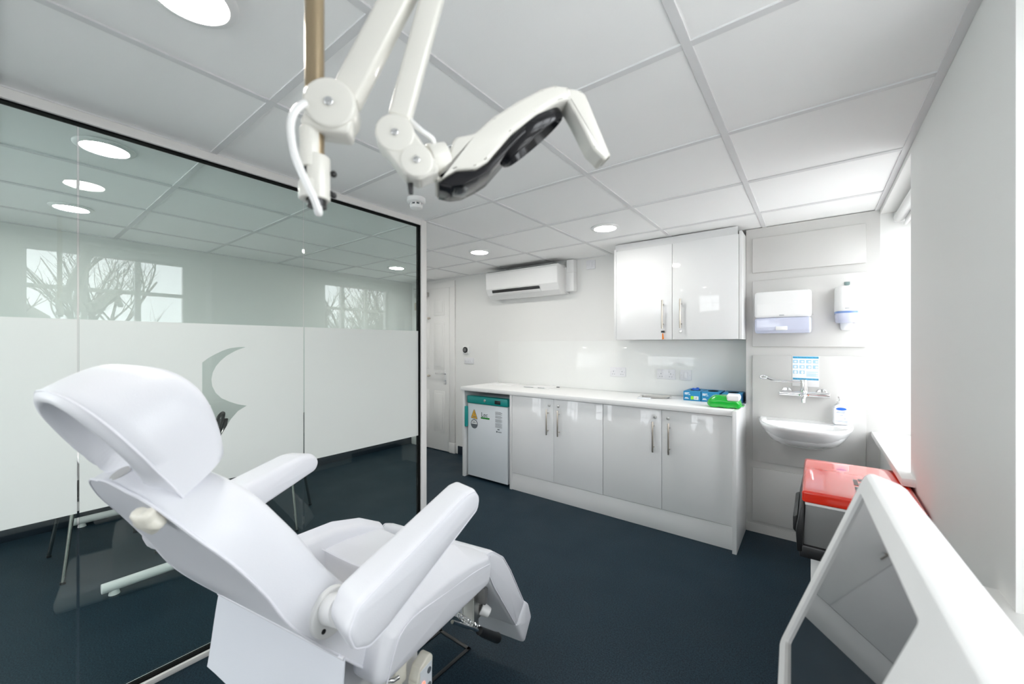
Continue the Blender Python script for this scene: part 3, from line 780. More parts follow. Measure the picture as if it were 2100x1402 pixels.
MB().box(-.069, .069, -.0016, -.0005, .086, .100).build('title_band', M['azure'], po)
MB().box(-.069, .069, -.0016, -.0005, -.058, -.046).build('title_band', M['azure'], po)
text('title_lettering', 'How To Wash Your Hands', .0125, M['ink'], po, (0, -.0018, .0895), (1, 0, 0), (0, 0, 1), .0002, 'CENTER')
text('title_lettering', 'How To Wash Your Hands', .0125, M['ink'], po, (0, -.0018, -.0555), (1, 0, 0), (0, 0, 1), .0002, 'CENTER')
tl = MB()
for i, z in enumerate((-.006, -.016, -.022, -.028, -.034)): tl.box(.004, .066 - .01 * (i % 2), -.0016, -.0005, z, z + (.003 if i else .004))
tl.build('body_print', M['skyprint'], po)
# dispensers
td = thing('towel_dispenser', 'wide white paper towel dispenser with a lavender see-through lower half', 'dispenser', (-.172, YP, 1.425))
mb = MB(); cushion(mb, [(0, .105), (-.105, .105), (-.108, .20), (-.095, .285), (0, .292)], -.158, .158, .02, .022, 4, .03, None, .001); mb.build('cover', M['plastic'], td)
mb = MB(); cushion(mb, [(0, .0), (-.085, .0), (-.103, .02), (-.106, .105), (0, .105)], -.157, .157, .016, .014, 4, .03, None, .001); mb.build('window', M['lavender'], td)
MB().box(-.035, .03, -.110, -.06, .020, .046, .004).build('towels', M['paper'], td)
MB().cyl((.150, -.055, .125), (.166, -.055, .125), .006, seg=12).build('lock', M['steel'], td)
MB().box(-.015, .012, -.1096, -.108, .118, .124).build('maker_mark', M['inkpale'], td)
sd = thing('soap_dispenser', 'tall white soap dispenser with a blue strip, beside the towel dispenser', 'dispenser', (.160, YP, 1.46))
def rr(s, z, d=.105):
    return [Vector((.058 * s * (abs(math.cos(t)) ** .6) * (1 if math.cos(t) > 0 else -1), min(0, -d * s * (abs(math.sin(t)) ** .7) if math.sin(t) < 0 else 0), z)) for t in [2 * PI * i / 36 for i in range(36)]]
MB().loft([rr(1, .098), rr(1.02, .102), rr(1.0, .235), rr(.96, .25), rr(.85, .256)]).build('cover', M['plastic'], sd, 50)
MB().loft([rr(1.0, .085), rr(1.0, .098)]).build('blue_strip', M['bluestrip'], sd, 50)
MB().loft([rr(.86, .025), rr(.95, .035), rr(.99, .060), rr(1.0, .085)]).build('lower_body', M['lavender'], sd, 50)
MB().loft([rr(.42, -.02, .09), rr(.5, -.012, .09), rr(.55, .025, .09)]).build('nozzle', M['frostplastic'], sd, 50)
MB().box(-.010, .010, -.1095, -.107, .112, .116).build('maker_mark', M['inkpale'], sd)
tag(MB().prism([(-.014, .012), (.014, .012), (.014, -.006), (0, -.016), (-.014, -.006)], 'y', -.003, 0, .0008).build('wall_sticker', mat('grey_green_sticker', srgb(120, 140, 138), .5), None, loc=(.165, YP, 1.738)), 'small grey shield sticker above the soap dispenser', 'sticker')

# ================================================================== BLINDS
def blind(y0, y1, label):
    t = thing('roller_blind', label, 'blind', (.405, (y0 + y1) / 2, 2.118), 0, 'roller blinds in the window recesses')
    L = (y1 - y0) / 2 - .015
    MB().cyl((0, -L, 0), (0, L, 0), .027, seg=28, bev=.002).build('roll', M['plastic'], t)
    MB().tube([(.024, -L, 0), (.026, -L, -.03)], .002); 
    MB().box(.022, .026, -L + .01, L - .01, -.042, 0).build('fabric', M['paper'], t)
    MB().cyl((.024, -L + .01, -.046), (.024, L - .01, -.046), .009, seg=14, bev=.001).build('bottom_bar', M['plastic'], t)
    for s_ in (-1, 1): MB().box(-.022, .028, s_ * (L + .007) - .006, s_ * (L + .007) + .006, -.028, .036, .003).build('bracket', M['plastic'], t)
    return t
blind(WIN[1][0], WIN[1][1], 'white rolled up blind at the top of the window beside the basin')
blind(WIN[0][0], WIN[0][1], 'white rolled up blind at the top of the window nearest the chair')

# ================================================================== CEILING THINGS
lamp_proto = None
for x, y, lb, grp in ((-1.181, .29, 'round recessed ceiling light directly over the white treatment chair', None),
                      (-1.181, 2.69, 'round recessed ceiling light in front of the wall cabinet', None),
                      (-2.381, 2.69, 'round recessed ceiling light in front of the air conditioner', None),
                      (-2.381, .29, 'large round ceiling light just behind the first glass joint', None),
                      (-3.581, .29, 'small round ceiling light far behind the glass, beyond the larger one', None),
                      (-3.581, 2.69, 'round ceiling light seen through the glass near the door', None),
                      (-1.181, -2.11, None, 1), (-2.381, -2.11, None, 1), (-3.581, -2.11, None, 1)):  # rear row is out of view, added to brighten the room
    lb = lb or 'unseen round ceiling light added above the rear end of the room for more light'
    if lamp_proto is None:
        t = thing('ceiling_light', lb, 'ceiling light', (x, y, ZC), 0, 'recessed ceiling lights')
        MB().lathe([(.074, -.003), (.078, -.007), (.092, -.005), (.098, .0), (.098, .004), (.074, .004)], seg=48).build('bezel', M['plastic'], t)
        MB().cyl((0, 0, -.0045), (0, 0, -.002), .0745, seg=48).build('diffuser', M['lamp'], t)
        lamp_proto = t
    else:
        t = copy_tree(lamp_proto); t.location = (x, y, ZC); t['label'] = lb
        if grp: t['group'] = 'added ceiling lights above the rear end'
sm = thing('smoke_detector', 'white round smoke detector on the ceiling beside the glass partition', 'smoke detector', (-1.802, 1.49, ZC))
MB().lathe([(.052, .004), (.052, -.018), (.046, -.024), (.036, -.026)], seg=36).build('base', M['plastic'], sm)
MB().lathe([(.034, -.036), (.036, -.038), (.034, -.052), (.024, -.058), (.0005, -.059)], seg=32).build('cap', M['plastic'], sm)
MB().cyl((0, 0, -.026), (0, 0, -.037), .028, seg=24).build('sensor_chamber', M['ink'], sm)
r_ = MB()
for i in range(8):
    a_ = 2 * PI * i / 8; r_.box(.030, .037, -.004, .004, -.040, -.024).bm.verts.ensure_lookup_table()
    bmesh.ops.rotate(r_.bm, cent=(0, 0, 0), matrix=Matrix.Rotation(2 * PI / 8, 3, 'Z'), verts=r_.bm.verts)
r_.build('ribs', M['plastic'], sm)

# ================================================================== TREATMENT CHAIR
CA = math.atan2(.18, .984)
LA = Vector((math.cos(CA), math.sin(CA), 0)); FW = Vector((-math.sin(CA), math.cos(CA), 0))
YC = .90
ch = thing('treatment_chair', 'white upholstered reclining treatment chair with raised armrests, in front of the glass partition', 'treatment chair', LA * -.95 + FW * YC, CA)
CT = Matrix.Translation((0, -YC, 0))
def cp(mb, n, m, par=None, ang=50): mb.xform(CT); return mb.build(n, M[m] if isinstance(m, str) else m, par or ch, ang)
# headrest: D shaped pad with a hollow back
HA = Vector((.224, 1.272)); HL = (Vector((.348, 1.086)) - HA).length; HD = (Vector((.348, 1.086)) - HA).normalized(); HNn = Vector((-HD.y, HD.x))
if HNn.x < 0: HNn = -HNn
def hplace(x, s_, d): q = HA + HD * s_ + HNn * d; return Vector((x, q.x, q.y))
def hk(s_): t = max(0.0, 1 - s_ / .135); return .148 * (1 - t ** 2.4) ** (1 / 2.4)
side = [(hk(HL * (1 - math.cos(PI / 2 * i / 26))), HL * (1 - math.cos(PI / 2 * i / 26))) for i in range(27)]
side = [p for p in side if p[0] > .012]
bot = [(.148 - .296 * i / 14, HL + .010 * (1 - (1 - 2 * i / 14) ** 2)) for i in range(1, 14)]
HO = side + bot + [(-x, y) for x, y in side[::-1]]
def hollow(x, s_):
    e = math.hypot((s_ - .115) / .125, x / .140)
    return .058 * max(0, 1 - (e / .78) ** 2) - .013 * math.exp(-((e - .88) / .17) ** 2)
HF = lerp_table([(0, .082), (.04, .120), (.08, .132), (.12, .130), (.17, .117), (.21, .100), (.24, .084)])
mb = pad(MB(), HO, hplace, HF, hollow, 7.0, s0=Vector((0, .13)))
hr = cp(mb, 'headrest', 'vinyl', None, 70)
cp(MB().tube([hplace(x, y, .001) for x, y in HO], .0020, 6, closed=True), 'piping', 'piping', hr)
cr = MB()
for dx in (.0, .013): cr.tube(smooth_path([hplace(.070 + dx, HL - .052, .1095), hplace(.078 + dx, HL - .030, .105), hplace(.080 + dx, HL - .012, .094), hplace(.080 + dx, HL - .004, .080)], 5), .0022, 6)
cp(cr, 'crease', 'piping', hr)
cp(MB().cyl((.0, .315, 1.115), (.0, .375, 1.03), .016), 'headrest_stem', 'steel', hr)
# backrest
BC = smooth_path([Vector((0, y, z)) for y, z in ((.305, 1.094), (.347, 1.028), (.392, .966), (.442, .887), (.500, .788), (.616, .652), (.722, .535))], 10)
BS = [0.0]
for a_, b_ in zip(BC[:-1], BC[1:]): BS.append(BS[-1] + (b_ - a_).length)
BLn = BS[-1]
def bplace(x, s_, d):
    i = 0
    while i < len(BS) - 2 and BS[i + 1] < s_: i += 1
    def tang(j): q = BC[min(j + 1, len(BC) - 1)] - BC[max(j - 1, 0)]; return q.normalized()
    t = (s_ - BS[i]) / (BS[i + 1] - BS[i]); p = BC[i] + (BC[i + 1] - BC[i]) * t; tg = tang(i).lerp(tang(i + 1), t).normalized()
    nn = Vector((0, -tg.z, tg.y)); p = p + nn * d
    return Vector((x, p.y, p.z))
def bk_(s_): t = max(0.0, 1 - s_ / .27); return .228 * (.27 + .73 * (1 - t ** 2.2) ** (1 / 2.2))
ss = [BLn * (i / 44) ** 1.35 for i in range(45)]
sd_ = [(bk_(x), x) for x in ss]
top = [(-bk_(0) + 2 * bk_(0) * i / 12, -.012 * (1 - (1 - 2 * i / 12) ** 2)) for i in range(1, 12)]
btm = [(.228 - .456 * i / 14, BLn) for i in range(1, 14)]
BO = top + sd_ + btm + [(-x, y) for x, y in sd_[::-1]]
BF = lerp_table([(0, .070), (.06, .105), (.20, .112), (.36, .120), (.50, .116), (.62, .105), (BLn, .085)])
mb = pad(MB(), BO, bplace, BF, None, 5.5, s0=Vector((0, BLn * .45)))
br = cp(mb, 'backrest', 'vinyl', None, 70)
cp(MB().tube([bplace(x, y, .001) for x, y in BO], .0028, 6, closed=True), 'piping', 'piping', br)
kn = MB()
knob_ring = []
for r_, h_ in ((.010, 0), (.021, .001), (.024, .006), (.0245, .014), (.022, .020), (.014, .023), (.001, .024)):
    ring = []
    for i in range(48):
        a_ = 2 * PI * i / 48; rr_ = r_ * (1 + .13 * math.cos(5 * a_))
        ring.append(Vector((rr_ * math.cos(a_), rr_ * math.sin(a_), h_)))
    knob_ring.append(ring)
kn.loft(knob_ring)
kn.xform(Matrix.Translation((.115, .322, 1.060)) @ Vector((0, 0, 1)).rotation_difference(Vector((.25, -.83, -.50))).to_matrix().to_4x4())
kn.cyl((.115, .318, 1.056), (.110, .350, 1.076), .009, seg=16)
cp(kn, 'adjusting_knob', 'ivory', br)
# skirt hanging from the back edge
sk = MB(); rows = []
for j in range(9):
    t = j / 8; row = []
    for i in range(15):
        u = i / 14; x = -.245 + .490 * u
        y = .614 - .030 * t + .006 * math.sin(u * 7 + t * 2) * t + .010 * math.sin(PI * u) * t
        z = .668 - t * (.185 + .02 * math.sin(u * 3))
        row.append(Vector((x * (1 + .03 * t), y - .012, z)))
    rows.append(row)
vs = [[sk.bm.verts.new(p) for p in r_] for r_ in rows]
for a_, b_ in zip(vs[:-1], vs[1:]):
    for i in range(14): sk.bm.faces.new((a_[i], a_[i + 1], b_[i + 1], b_[i]))
so = cp(sk, 'back_skirt', 'fabric')
md = so.modifiers.new('cloth_thickness', 'SOLIDIFY'); md.thickness = .004
cp(MB().tube([(-.245, .602, .668), (.245, .602, .668)], .004, 8), 'hem', 'piping', so)
# seat with side bolsters
SP = [(.885, .535), (1.165, .530), (1.178, .590), (1.150, .640), (.97, .672), (.888, .676)]
mb = MB(); cushion(mb, SP, -.205, .205, .016, [.006, .02, .03, .03, .1, .008], 8, .02, lambda v: Vector((v.x, v.y, v.z - (.018 * (1 - (v.x / .205) ** 2) if v.z > .60 else 0)))); seat = cp(mb, 'seat', 'vinyl')
sl = MB()
for y in (.88, 1.02): sl.tube([(-.19 + .038 * i, y, .668 - .018 * (1 - ((-.19 + .038 * i) / .205) ** 2) + .0005 - .142 * (y - .95) * .8 + (.004 if y < .9 else .0)) for i in range(11)], .0016, 5)
cp(sl, 'stitching', 'piping', seat)
for s_ in (-1, 1):
    QP = [(.655, .560), (.80, .556), (1.172, .536), (1.186, .600), (1.165, .648), (1.06, .705), (.94, .738), (.79, .748), (.70, .690)]
    def lean(v, s_=s_):
        o = s_ * v.x - .185                      # 0 inside .. .105 outside
        k = max(0, (v.z - .63) / .12)
        return Vector((v.x, v.y, v.z - k * max(0, o - .03) * .85 - (k * .02 if o < .02 else 0)))
    mb = MB(); cushion(mb, QP, min(s_ * .185, s_ * .290), max(s_ * .185, s_ * .290), .026, .03, 6, .016, lean, .003)
    bo = cp(mb, 'side_bolster', 'vinyl')
    pts = [(.290 * s_ + s_ * .0015, y, z) for y, z in ((.682, .572), (.705, .625), (.735, .660), (.79, .668), (.90, .655), (1.05, .637), (1.155, .614))]
    cp(MB().tube(smooth_path(pts, 6), .0018, 5), 'stitching', 'piping', bo)
# armrests on pivot discs
for s_ in (1, -1):
    AP = [(.482, .842), (.506, .880), (.548, .891), (.87, .964), (.908, .962), (.934, .932), (.922, .898), (.585, .790), (.535, .783), (.498, .802)]
    AR = [.03, .03, .06, .06, .03, .03, .03, .06, .04, .03]
    x0, x1 = (.300, .392) if s_ > 0 else (-.392, -.300)
    mb = MB(); cushion(mb, AP, x0, x1, .018, AR, 5, .012, lambda v: Vector((v.x, v.y + .36 * (.392 - abs(v.x)), v.z)), .003); am = cp(mb, 'armrest', 'vinyl')
    cp(seam(AP, AR, s_ * .388, .006, .0018), 'piping', 'piping', am)
    cp(MB().cyl((s_ * .222, .580, .780), (s_ * .238, .580, .780), .050, seg=36, bev=.004).cyl((s_ * .236, .575, .790), (s_ * .306, .55, .822), .03, seg=24), 'pivot_disc', 'plastic', am)
    h = MB()
    for dy, dz in ((.0, .036), (-.024, -.026), (.024, -.026)): h.cyl((s_ * .2375, .580 + dy, .780 + dz), (s_ * .2395, .580 + dy, .780 + dz), .005, seg=12)
    cp(h, 'screw_holes', 'black', am)
# two independent leg rests, each with a foot pad
for s_ in (1, -1):
    x0, x1 = (.010, .252) if s_ > 0 else (-.252, -.010)
    LP = [(1.205, .560), (1.215, .618), (1.262, .600), (1.338, .545), (1.400, .465), (1.530, .262), (1.448, .205), (1.262, .465)]
    LR = [.02, .025, .03, .05, .08, .015, .014, .05]
    mb = MB(); cushion(mb, LP, x0, x1, .020, LR, 6, .014, None, .004); lg = cp(mb, 'leg_rest', 'vinyl')
    cp(seam(LP, LR, x1 - .004 if s_ > 0 else x0 + .004, .004, .0018), 'piping', 'piping', lg)
    FP = [(1.452, .208), (1.535, .264), (1.572, .232), (1.602, .160), (1.528, .090), (1.508, .106)]
    mb = MB(); cushion(mb, FP, x0, x1, .016, [.012, .014, .03, .02, .016, .012], 6, .012, None, .004)
    ft = cp(mb, 'foot_pad', 'vinyl', lg)
    xb = s_ * .155
    cp(MB().box(xb - .022, xb + .022, 1.235, 1.275, .30, .44, .002).box(xb - .026, xb - .022, 1.235, 1.32, .33, .45).box(xb + .022, xb + .026, 1.235, 1.32, .33, .45), 'bracket', 'steel', lg)
    cp(MB().box(xb - .06, xb + .06, 1.255, 1.275, .395, .455, .001), 'mount_plate', 'bingrey', lg)
    sp = [(xb + .030 + .010 * math.cos(i * .9), 1.13 + i * .0022, .425 - i * .0021 + .010 * math.sin(i * .9)) for i in range(70)]
    cp(MB().tube(sp, .0022, 6), 'spring', 'chrome', lg)
    cp(MB().cyl((xb + .02, 1.29, .355), (xb + .05, 1.305, .335), .024, .018, seg=18, bev=.005), 'locking_knob', 'plastic', lg)
    lv = MB().tube([(xb + .045, 1.07, .445), (xb + .045, 1.245, .304)], .006, 10)
    lo = cp(lv, 'release_lever', 'chrome', lg)
    cp(MB().tube([(xb + .045, 1.240, .308), (xb + .045, 1.27, .281), (xb + .045, 1.345, .218), (xb + .045, 1.375, .194)], lambda t: .014 + .005 * t, 16), 'grip', 'black', lo)
# frame and base
cp(MB().box(-.20, .20, .74, 1.15, .515, .553, .008).box(-.03, .03, .62, .70, .52, .57, .005), 'seat_frame', 'ivory')
cp(MB().box(-.17, .205, .655, .90, .26, .53, .014, 3), 'motor_cover', 'plastic')
cp(MB().box(-.15, .15, .60, .88, .06, .30, .02, 3), 'column', 'plastic')
cp(MB().box(-.27, .28, .40, 1.19, .025, .095, .025, 4), 'base_plate', 'plastic')
for x in (-.22, .22):
    for y in (.46, 1.12): cp(MB().cyl((x, y, 0), (x, y, .03), .025), 'foot', 'black')
cp(MB().box(.205, .235, .770, .815, .462, .520, .006), 'handset_holder', 'ivory')
cp(MB().tube([(.205, .735, .520), (.240, .735, .520), (.252, .745, .517), (.252, .762, .512)], .005, 8), 'hook', 'chrome')
rm = thing('remote_control', 'ivory hand control with round buttons hanging on the side of the treatment chair', 'remote control', ch.location + LA * .255 + FW * (.845 - YC) + Vector((0, 0, .475)), CA)
MB().prism(fillet([Vector((-.028, -.085)), Vector((.026, -.085)), Vector((.034, .020)), Vector((.022, .034)), Vector((-.018, .022)), Vector((-.034, -.01))], .012), 'x', -.016, .016, .005, 3).build('case', M['ivory'], rm)
MB().box(.0158, .0172, -.022, .026, -.080, .012).build('keypad', M['fridge'], rm)
bt = MB()
for y, z in ((.014, -.006), (.014, -.046), (-.010, -.05), (-.010, -.07)): bt.cyl((.017, y, z), (.0185, y, z), .008, seg=16)
bt.build('buttons', M['ink'], rm)
MB().cyl((.017, -.010, -.026), (.019, -.010, -.026), .006, seg=14).build('indicator', M['led'], rm)
# floor box flush with the floor beside the chair
hx0, hx1, hy0, hy1 = -1.395, -1.200, 1.02, 1.300
fm = MB()
for a_, b_, c_, d_ in ((hx0, hx1, hy0, hy0 + .016), (hx0, hx1, hy1 - .016, hy1), (hx0, hx0 + .016, hy0, hy1), (hx1 - .016, hx1, hy0, hy1)): fm.box(a_, b_, c_, d_, 0, .004, .001)
struct('trim_5', fm, M['black'])

# ================================================================== MAGNIFIER LAMP
ml = thing('magnifier_lamp', 'cream magnifying lamp on a jointed double arm, hung from a bronze ceiling pole', 'lamp', (-.50, .25, 0), math.atan2(.75, .66))
def lp_(mb, n, m, par=None, ang=45): return mb.build(n, M[m] if isinstance(m, str) else m, par or ml, ang)
M['bronze'] = mat('bronze_satin_pole', srgb(178, 160, 132), .28, .9)
lp_(MB().cyl((0, 0, 1.535), (0, 0, ZC - .01), .0115, seg=28), 'pole', 'bronze')
lp_(MB().lathe([(.012, ZC - .035), (.045, ZC - .02), (.052, ZC - .002), (.001, ZC - .001)], seg=32), 'ceiling_rose', 'cream')
lp_(MB().cyl((-.004, -.004, 1.568), (-.004, -.004, 1.618), .0125, seg=28, bev=.002), 'upper_sleeve', 'cream')
lp_(MB().cyl((-.004, -.004, 1.556), (-.004, -.004, 1.568), .009, seg=20), 'bush', 'black')
lp_(MB().cyl((.003, 0, 1.530), (.003, 0, 1.585), .0155, seg=28, bev=.002).cyl((-.002, 0, 1.530), (-.002, 0, 1.552), .0165, seg=28, bev=.002), 'clamp', 'cream')
lp_(MB().cyl((.003, 0, 1.521), (.003, 0, 1.531), .0115, seg=20), 'end_plug', 'black')
lp_(MB().cyl((.014, .003, 1.566), (.021, .005, 1.567), .003, seg=10).sphere((.0215, .005, 1.567), .0042).cyl((.014, .003, 1.546), (.021, .005, 1.540), .003, seg=10).sphere((.0215, .005, 1.5395), .004), 'clamp_screw', 'black')
jt = lp_(MB().cyl((.022, -.022, 1.645), (.022, .022, 1.645), .031, seg=48, bev=.004).prism([(-.014, 1.618), (.010, 1.612), (.045, 1.610), (.050, 1.64), (-.005, 1.645)], 'y', -.018, .018, .005), 'joint_disc', 'cream')
lp_(MB().cyl((.022, -.0215, 1.645), (.022, -.0245, 1.645), .0055, seg=16, bev=.001), 'screw', 'chrome', jt)
def bar(p, q, w_, y0, y1, bev=.005):
    p, q = Vector(p), Vector(q); d = (q - p).normalized(); n_ = Vector((-d.y, d.x)) * w_ / 2
    return MB().prism([tuple(p - n_), tuple(p + n_), tuple(q + n_), tuple(q - n_)], 'y', y0, y1, bev, 3)
lp_(bar((.037, 1.660), (.188, 1.984), .034, -.016, .016), 'lower_arm', 'cream')
lp_(bar((.104, 1.640), (.192, 1.984), .028, -.014, .014), 'upper_arm', 'cream')
lp_(MB().cyl((.190, -.021, 1.984), (.190, .021, 1.984), .032, seg=40, bev=.004), 'elbow', 'cream')
yk = MB().cyl((.100, -.018, 1.617), (.100, .018, 1.617), .0245, seg=40, bev=.003)
yk.prism(fillet([Vector((.080, 1.604)), Vector((.112, 1.638)), Vector((.152, 1.586)), Vector((.156, 1.572)), Vector((.130, 1.560)), Vector((.112, 1.566))], .008), 'y', -.0165, .0165, .004, 3)
yk.cyl((.127, -.0185, 1.584), (.127, .0185, 1.584), .0215, seg=36, bev=.003)
yo = lp_(yk, 'neck_yoke', 'cream')
lp_(MB().cyl((.100, -.0175, 1.617), (.100, -.0205, 1.617), .0045, seg=16, bev=.001), 'screw', 'chrome', yo)
lp_(MB().cyl((.127, -.018, 1.584), (.127, -.021, 1.584), .0045, seg=16, bev=.001), 'screw', 'chrome', yo)
lp_(MB().cyl((.118, .004, 1.562), (.119, .004, 1.548), .0042, .003, seg=12), 'tension_screw', 'black', yo)
lp_(MB().cyl((.142, .012, 1.597), (.166, .018, 1.605), .022, seg=32, bev=.002), 'neck_collar', 'cream')
# head: curved shell seen from its edge
SH = [(.152, 1.566), (.166, 1.594), (.176, 1.628), (.204, 1.636), (.229, 1.661), (.263, 1.686), (.298, 1.708), (.318, 1.716), (.340, 1.7155), (.345, 1.698), (.327, 1.694), (.291, 1.671), (.256, 1.641), (.222, 1.599), (.206, 1.588), (.178, 1.584)]
hd = lp_(MB().prism([tuple(p_) for p_ in fillet([Vector(p_) for p_ in SH], [.002, .01, .012, .02, .02, .02, .015, .01, .006, .006, .02, .02, .02, .02, .012, .01], 4)], 'y', 0, .066, .0045, 3), 'head_shell', 'cream', None, 40)
lp_(MB().prism([(.156, 1.5655), (.178, 1.582), (.206, 1.586), (.222, 1.597), (.256, 1.639), (.291, 1.669), (.298, 1.667), (.262, 1.631), (.228, 1.590), (.210, 1.577), (.190, 1.566), (.174, 1.5625)], 'y', .003, .0665, .0015), 'chin_cover', 'lensblack', hd)
lp_(MB().box(.176, .196, .010, .040, 1.5605, 1.5665, .002), 'light_window', 'lens', hd)
lr = MB()
# oval black lens hood under the shell
ax = Vector((.327 - .226, 0, 1.6935 - 1.603)).normalized(); nrm_ = Vector((ax.z, 0, -ax.x)); cen = Vector((.2855, .033, 1.6600))
def oval(a_, b_, d_): return [cen + ax * a_ * math.cos(t) + Vector((0, 1, 0)) * b_ * math.sin(t) + nrm_ * d_ for t in [2 * PI * i / 48 for i in range(48)]]
lr.loft([oval(.062, .030, -.004), oval(.064, .031, .002), oval(.060, .030, .015), oval(.056, .028, .017), oval(.052, .025, .009), oval(.048, .022, .0)])
lp_(lr, 'lens_hood', 'lensblack', hd)
lp_(MB().loft([oval(.050, .024, .004), oval(.050, .024, .007)]), 'lens', 'lens', hd)
HN = [(.328, 1.7155), (.358, 1.7145), (.366, 1.708), (.4045, 1.624), (.3945, 1.617), (.376, 1.632), (.352, 1.676), (.340, 1.694)]
lp_(MB().prism([tuple(p_) for p_ in fillet([Vector(p_) for p_ in HN], [.004, .008, .006, .004, .004, .01, .012, .008], 4)], 'y', .002, .036, .004, 3), 'grip_handle', 'cream', hd)
lp_(MB().tube(smooth_path([(-.004, -.022, 1.640), (-.014, -.028, 1.626), (-.018, -.032, 1.604), (-.013, -.034, 1.572), (-.003, -.032, 1.545), (.008, -.028, 1.520), (.010, -.020, 1.508), (.006, -.006, 1.520)], 6), .0045, 10), 'cable', 'plastic')
lp_(MB().tube(smooth_path([(.112, .01, 1.655), (.120, -.004, 1.640), (.134, -.006, 1.628), (.148, -.002, 1.620), (.146, .01, 1.612)], 6), .0034, 10), 'neck_cable', 'plastic')

# ================================================================== MONITOR BESIDE THE CAMERA
Bm = Vector((.06005, .87751, 1.10343)); mh = Vector((-.03401, .99942, 0)); mn = Vector((-.94210, -.03206, .33381)); mu = Vector((.33361, .01135, .94264))
mo = thing('monitor', 'white framed dark monitor tilted upwards, close by in front of the red lidded bin', 'monitor', (.165, .62, 0))
MT = Matrix(((mh.x, mn.x, mu.x, Bm.x - .165), (mh.y, mn.y, mu.y, Bm.y - .62), (mh.z, mn.z, mu.z, Bm.z), (0, 0, 0, 1)))
def rect(x0, x1, z0, z1, r): return fillet([Vector((x0, z0)), Vector((x1, z0)), Vector((x1, z1)), Vector((x0, z1))], r, 4)
def rg(p, y): return [Vector((q.x, y, q.y)) for q in p]
ox0, ox1, oz0, oz1 = -.60, .037, -.337, .033
MB().loft([rg(rect(ox0 + .014, ox1 - .014, oz0 + .014, oz1 - .014, .012), -.055), rg(rect(ox0 + .003, ox1 - .003, oz0 + .003, oz1 - .003, .016), -.050), rg(rect(ox0, ox1, oz0, oz1, .018), -.042), rg(rect(ox0, ox1, oz0, oz1, .018), -.009), rg(rect(ox0 + .002, ox1 - .002, oz0 + .002, oz1 - .002, .016), -.004), rg(rect(ox0 + .007, ox1 - .007, oz0 + .007, oz1 - .007, .014), 0),
           rg(rect(-.377, 0, -.304, 0, .006), 0), rg(rect(-.377, 0, -.304, 0, .006), -.006)]).xform(MT).build('casing', M['plastic'], mo, 30)
MB().box(-.376, -.001, -.0065, -.0045, -.303, -.001).xform(MT).build('screen', M['screen'], mo)
MB().prism([(-.055, -.22), (-.16, -.30), (-.19, -.30), (-.10, -.12), (-.055, -.10)], 'x', -.34, -.20, .008).xform(MT).build('neck', M['plastic'], mo)
MB().cyl((0, 0, .03), (0, 0, .80), .035, seg=28).build('post', M['plastic'], mo)
MB().box(-.13, .13, -.16, .16, 0, .035, .012, 3).build('base', M['plastic'], mo)

# ================================================================== RED LIDDED BIN ON ITS STAND
ZB = .492
slab('bin_stand', 'white box stand under the red lidded bin', 'stand', -.012, .300, 2.055, 2.52, 0, ZB, M['plastic'], .006)
bn = thing('waste_bin', 'grey and black bin with a red lid, beside the wall below the window', 'bin', (.14, 2.30, ZB))
MB().prism([(-.188, 0), (.165, 0), (.168, .05), (-.190, .05)], 'y', -.300, .275, .006).build('base', M['black'], bn)
MB().prism([(-.178, .05), (.165, .05), (.168, .212), (-.168, .212)], 'y', -.288, .265, .003).build('body', M['bingrey'], bn)
MB().prism([(-.196, .02), (-.176, .02), (-.172, .200), (-.184, .200), (-.200, .10)], 'y', -.300, .272, .004).build('front_panel', M['black'], bn)
MB().prism([(-.198, .06), (-.212, .075), (-.212, .13), (-.196, .14)], 'y', -.22, .12, .004).build('front_handle', M['black'], bn)
MB().box(-.170, .168, -.292, .268, .212, .222, .002).build('rim', M['plastic'], bn)
ld = MB(); cushion(ld, [(-.299, .224), (.272, .224), (.274, .262), (.268, .270), (-.296, .270), (-.302, .262)], -.180, .172, .012, .006, 4, .05, lambda v: Vector((v.x, v.y, v.z + .006 * math.cos(v.y * 5.2) * (1 if v.z > .25 else 0))), .001)
lid = ld.build('lid', M['red'], bn)
lt = MB()
for i in range(9):
    for j in range(3):
        if (i * 3 + j) % 5 == 4: continue
        lt.box(-.010 + j * .017, .004 + j * .017, -.20 + i * .022, -.184 + i * .022, .2755, .2767)
lt.build('lid_print', M['bingrey'], bn)

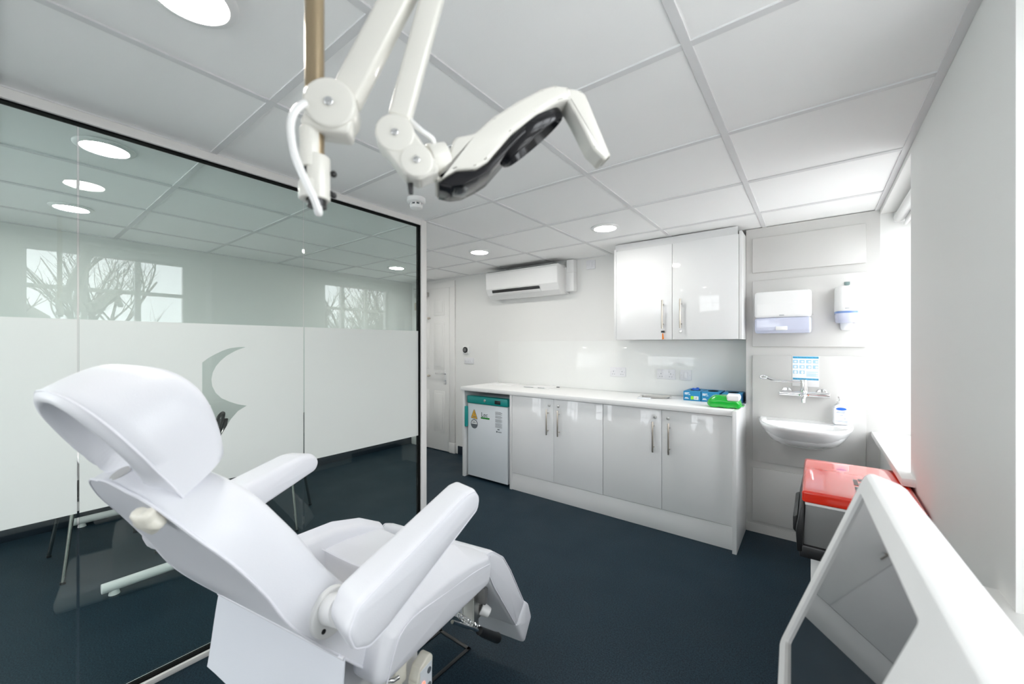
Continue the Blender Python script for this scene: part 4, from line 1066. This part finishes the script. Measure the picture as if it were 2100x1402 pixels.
# ================================================================== BEHIND THE GLASS
dk = thing('desk', 'white desk on T shaped feet standing behind the glass partition', 'desk', (-3.63, .68, 0))
MB().box(-.70, .70, -.40, .40, .705, .730, .003).build('desk_top', M['carcass'], dk)
for x in (-.655, .64):
    MB().cyl((x, -.33, .045), (x, .36, .045), .026, seg=24, bev=.003).build('foot_bar', M['plastic'], dk)
    MB().box(x - .03, x + .03, -.03, .03, .06, .705, .004).build('column', M['plastic'], dk)
    for y in (-.28, .31): MB().cyl((x, y, 0), (x, y, .025), .024, .018, seg=20).build('glide', M['plastic'], dk)
def visitor(x, y, rz, label):
    t = thing('visitor_chair', label, 'chair', (x, y, 0), rz, 'visitor chairs behind the partition')
    mb = MB(); cushion(mb, [(-.20, .43), (.20, .44), (.21, .46), (.19, .472), (-.18, .465), (-.21, .45)], -.21, .21, .02, .01, 4, .04); mb.build('seat', M['bingrey'], t)
    mb = MB(); cushion(mb, [(-.20, .50), (-.225, .84), (-.245, .83), (-.235, .50)], -.20, .20, .02, .01, 4, .04); mb.build('backrest', M['bingrey'], t)
    for sx in (-1, 1):
        for sy in (-1, 1):
            MB().tube([(sx * .17, sy * .15, .44), (sx * .245, sy * .205, .012)], .010, 12).build('leg', M['legmetal'], t)
            MB().cyl((sx * .245, sy * .205, 0), (sx * .245, sy * .205, .014), .012, seg=14).build('leg_cap', M['black'], t)
    MB().tube([(-.18, -.17, .45), (-.19, -.215, .55)], .009).tube([(.18, -.17, .45), (.19, -.215, .55)], .009).build('back_support', M['chrome'], t)
    return t
visitor(-3.59, .43, .05, 'chrome legged chair pushed under the desk, its four legs below the frosted band')
visitor(-3.27, 1.325, math.atan2(.286, -.39) , 'chrome legged chair behind the far armrest of the treatment chair')
ts = thing('tablet_stand', 'black looped plastic stand seen through the clear crescent in the frosted glass', 'stand', (-3.05, .90, .7305), .9)
MB().box(-.05, .05, -.06, .06, 0, .008, .003).build('foot', M['black'], ts)
MB().tube(smooth_path([(0, -.045, .01), (0, -.06, .06), (0, -.045, .115), (0, .005, .155), (0, .050, .165), (0, .058, .150), (0, .030, .10), (0, -.005, .05), (0, -.02, .01)], 6), .011, 10).build('loop', M['black'], ts)
MB().prism([(-.03, .03), (.03, .10), (.05, .13), (.06, .12), (.02, .05)], 'x', -.03, .03, .003).build('rest', M['lensblack'], ts)
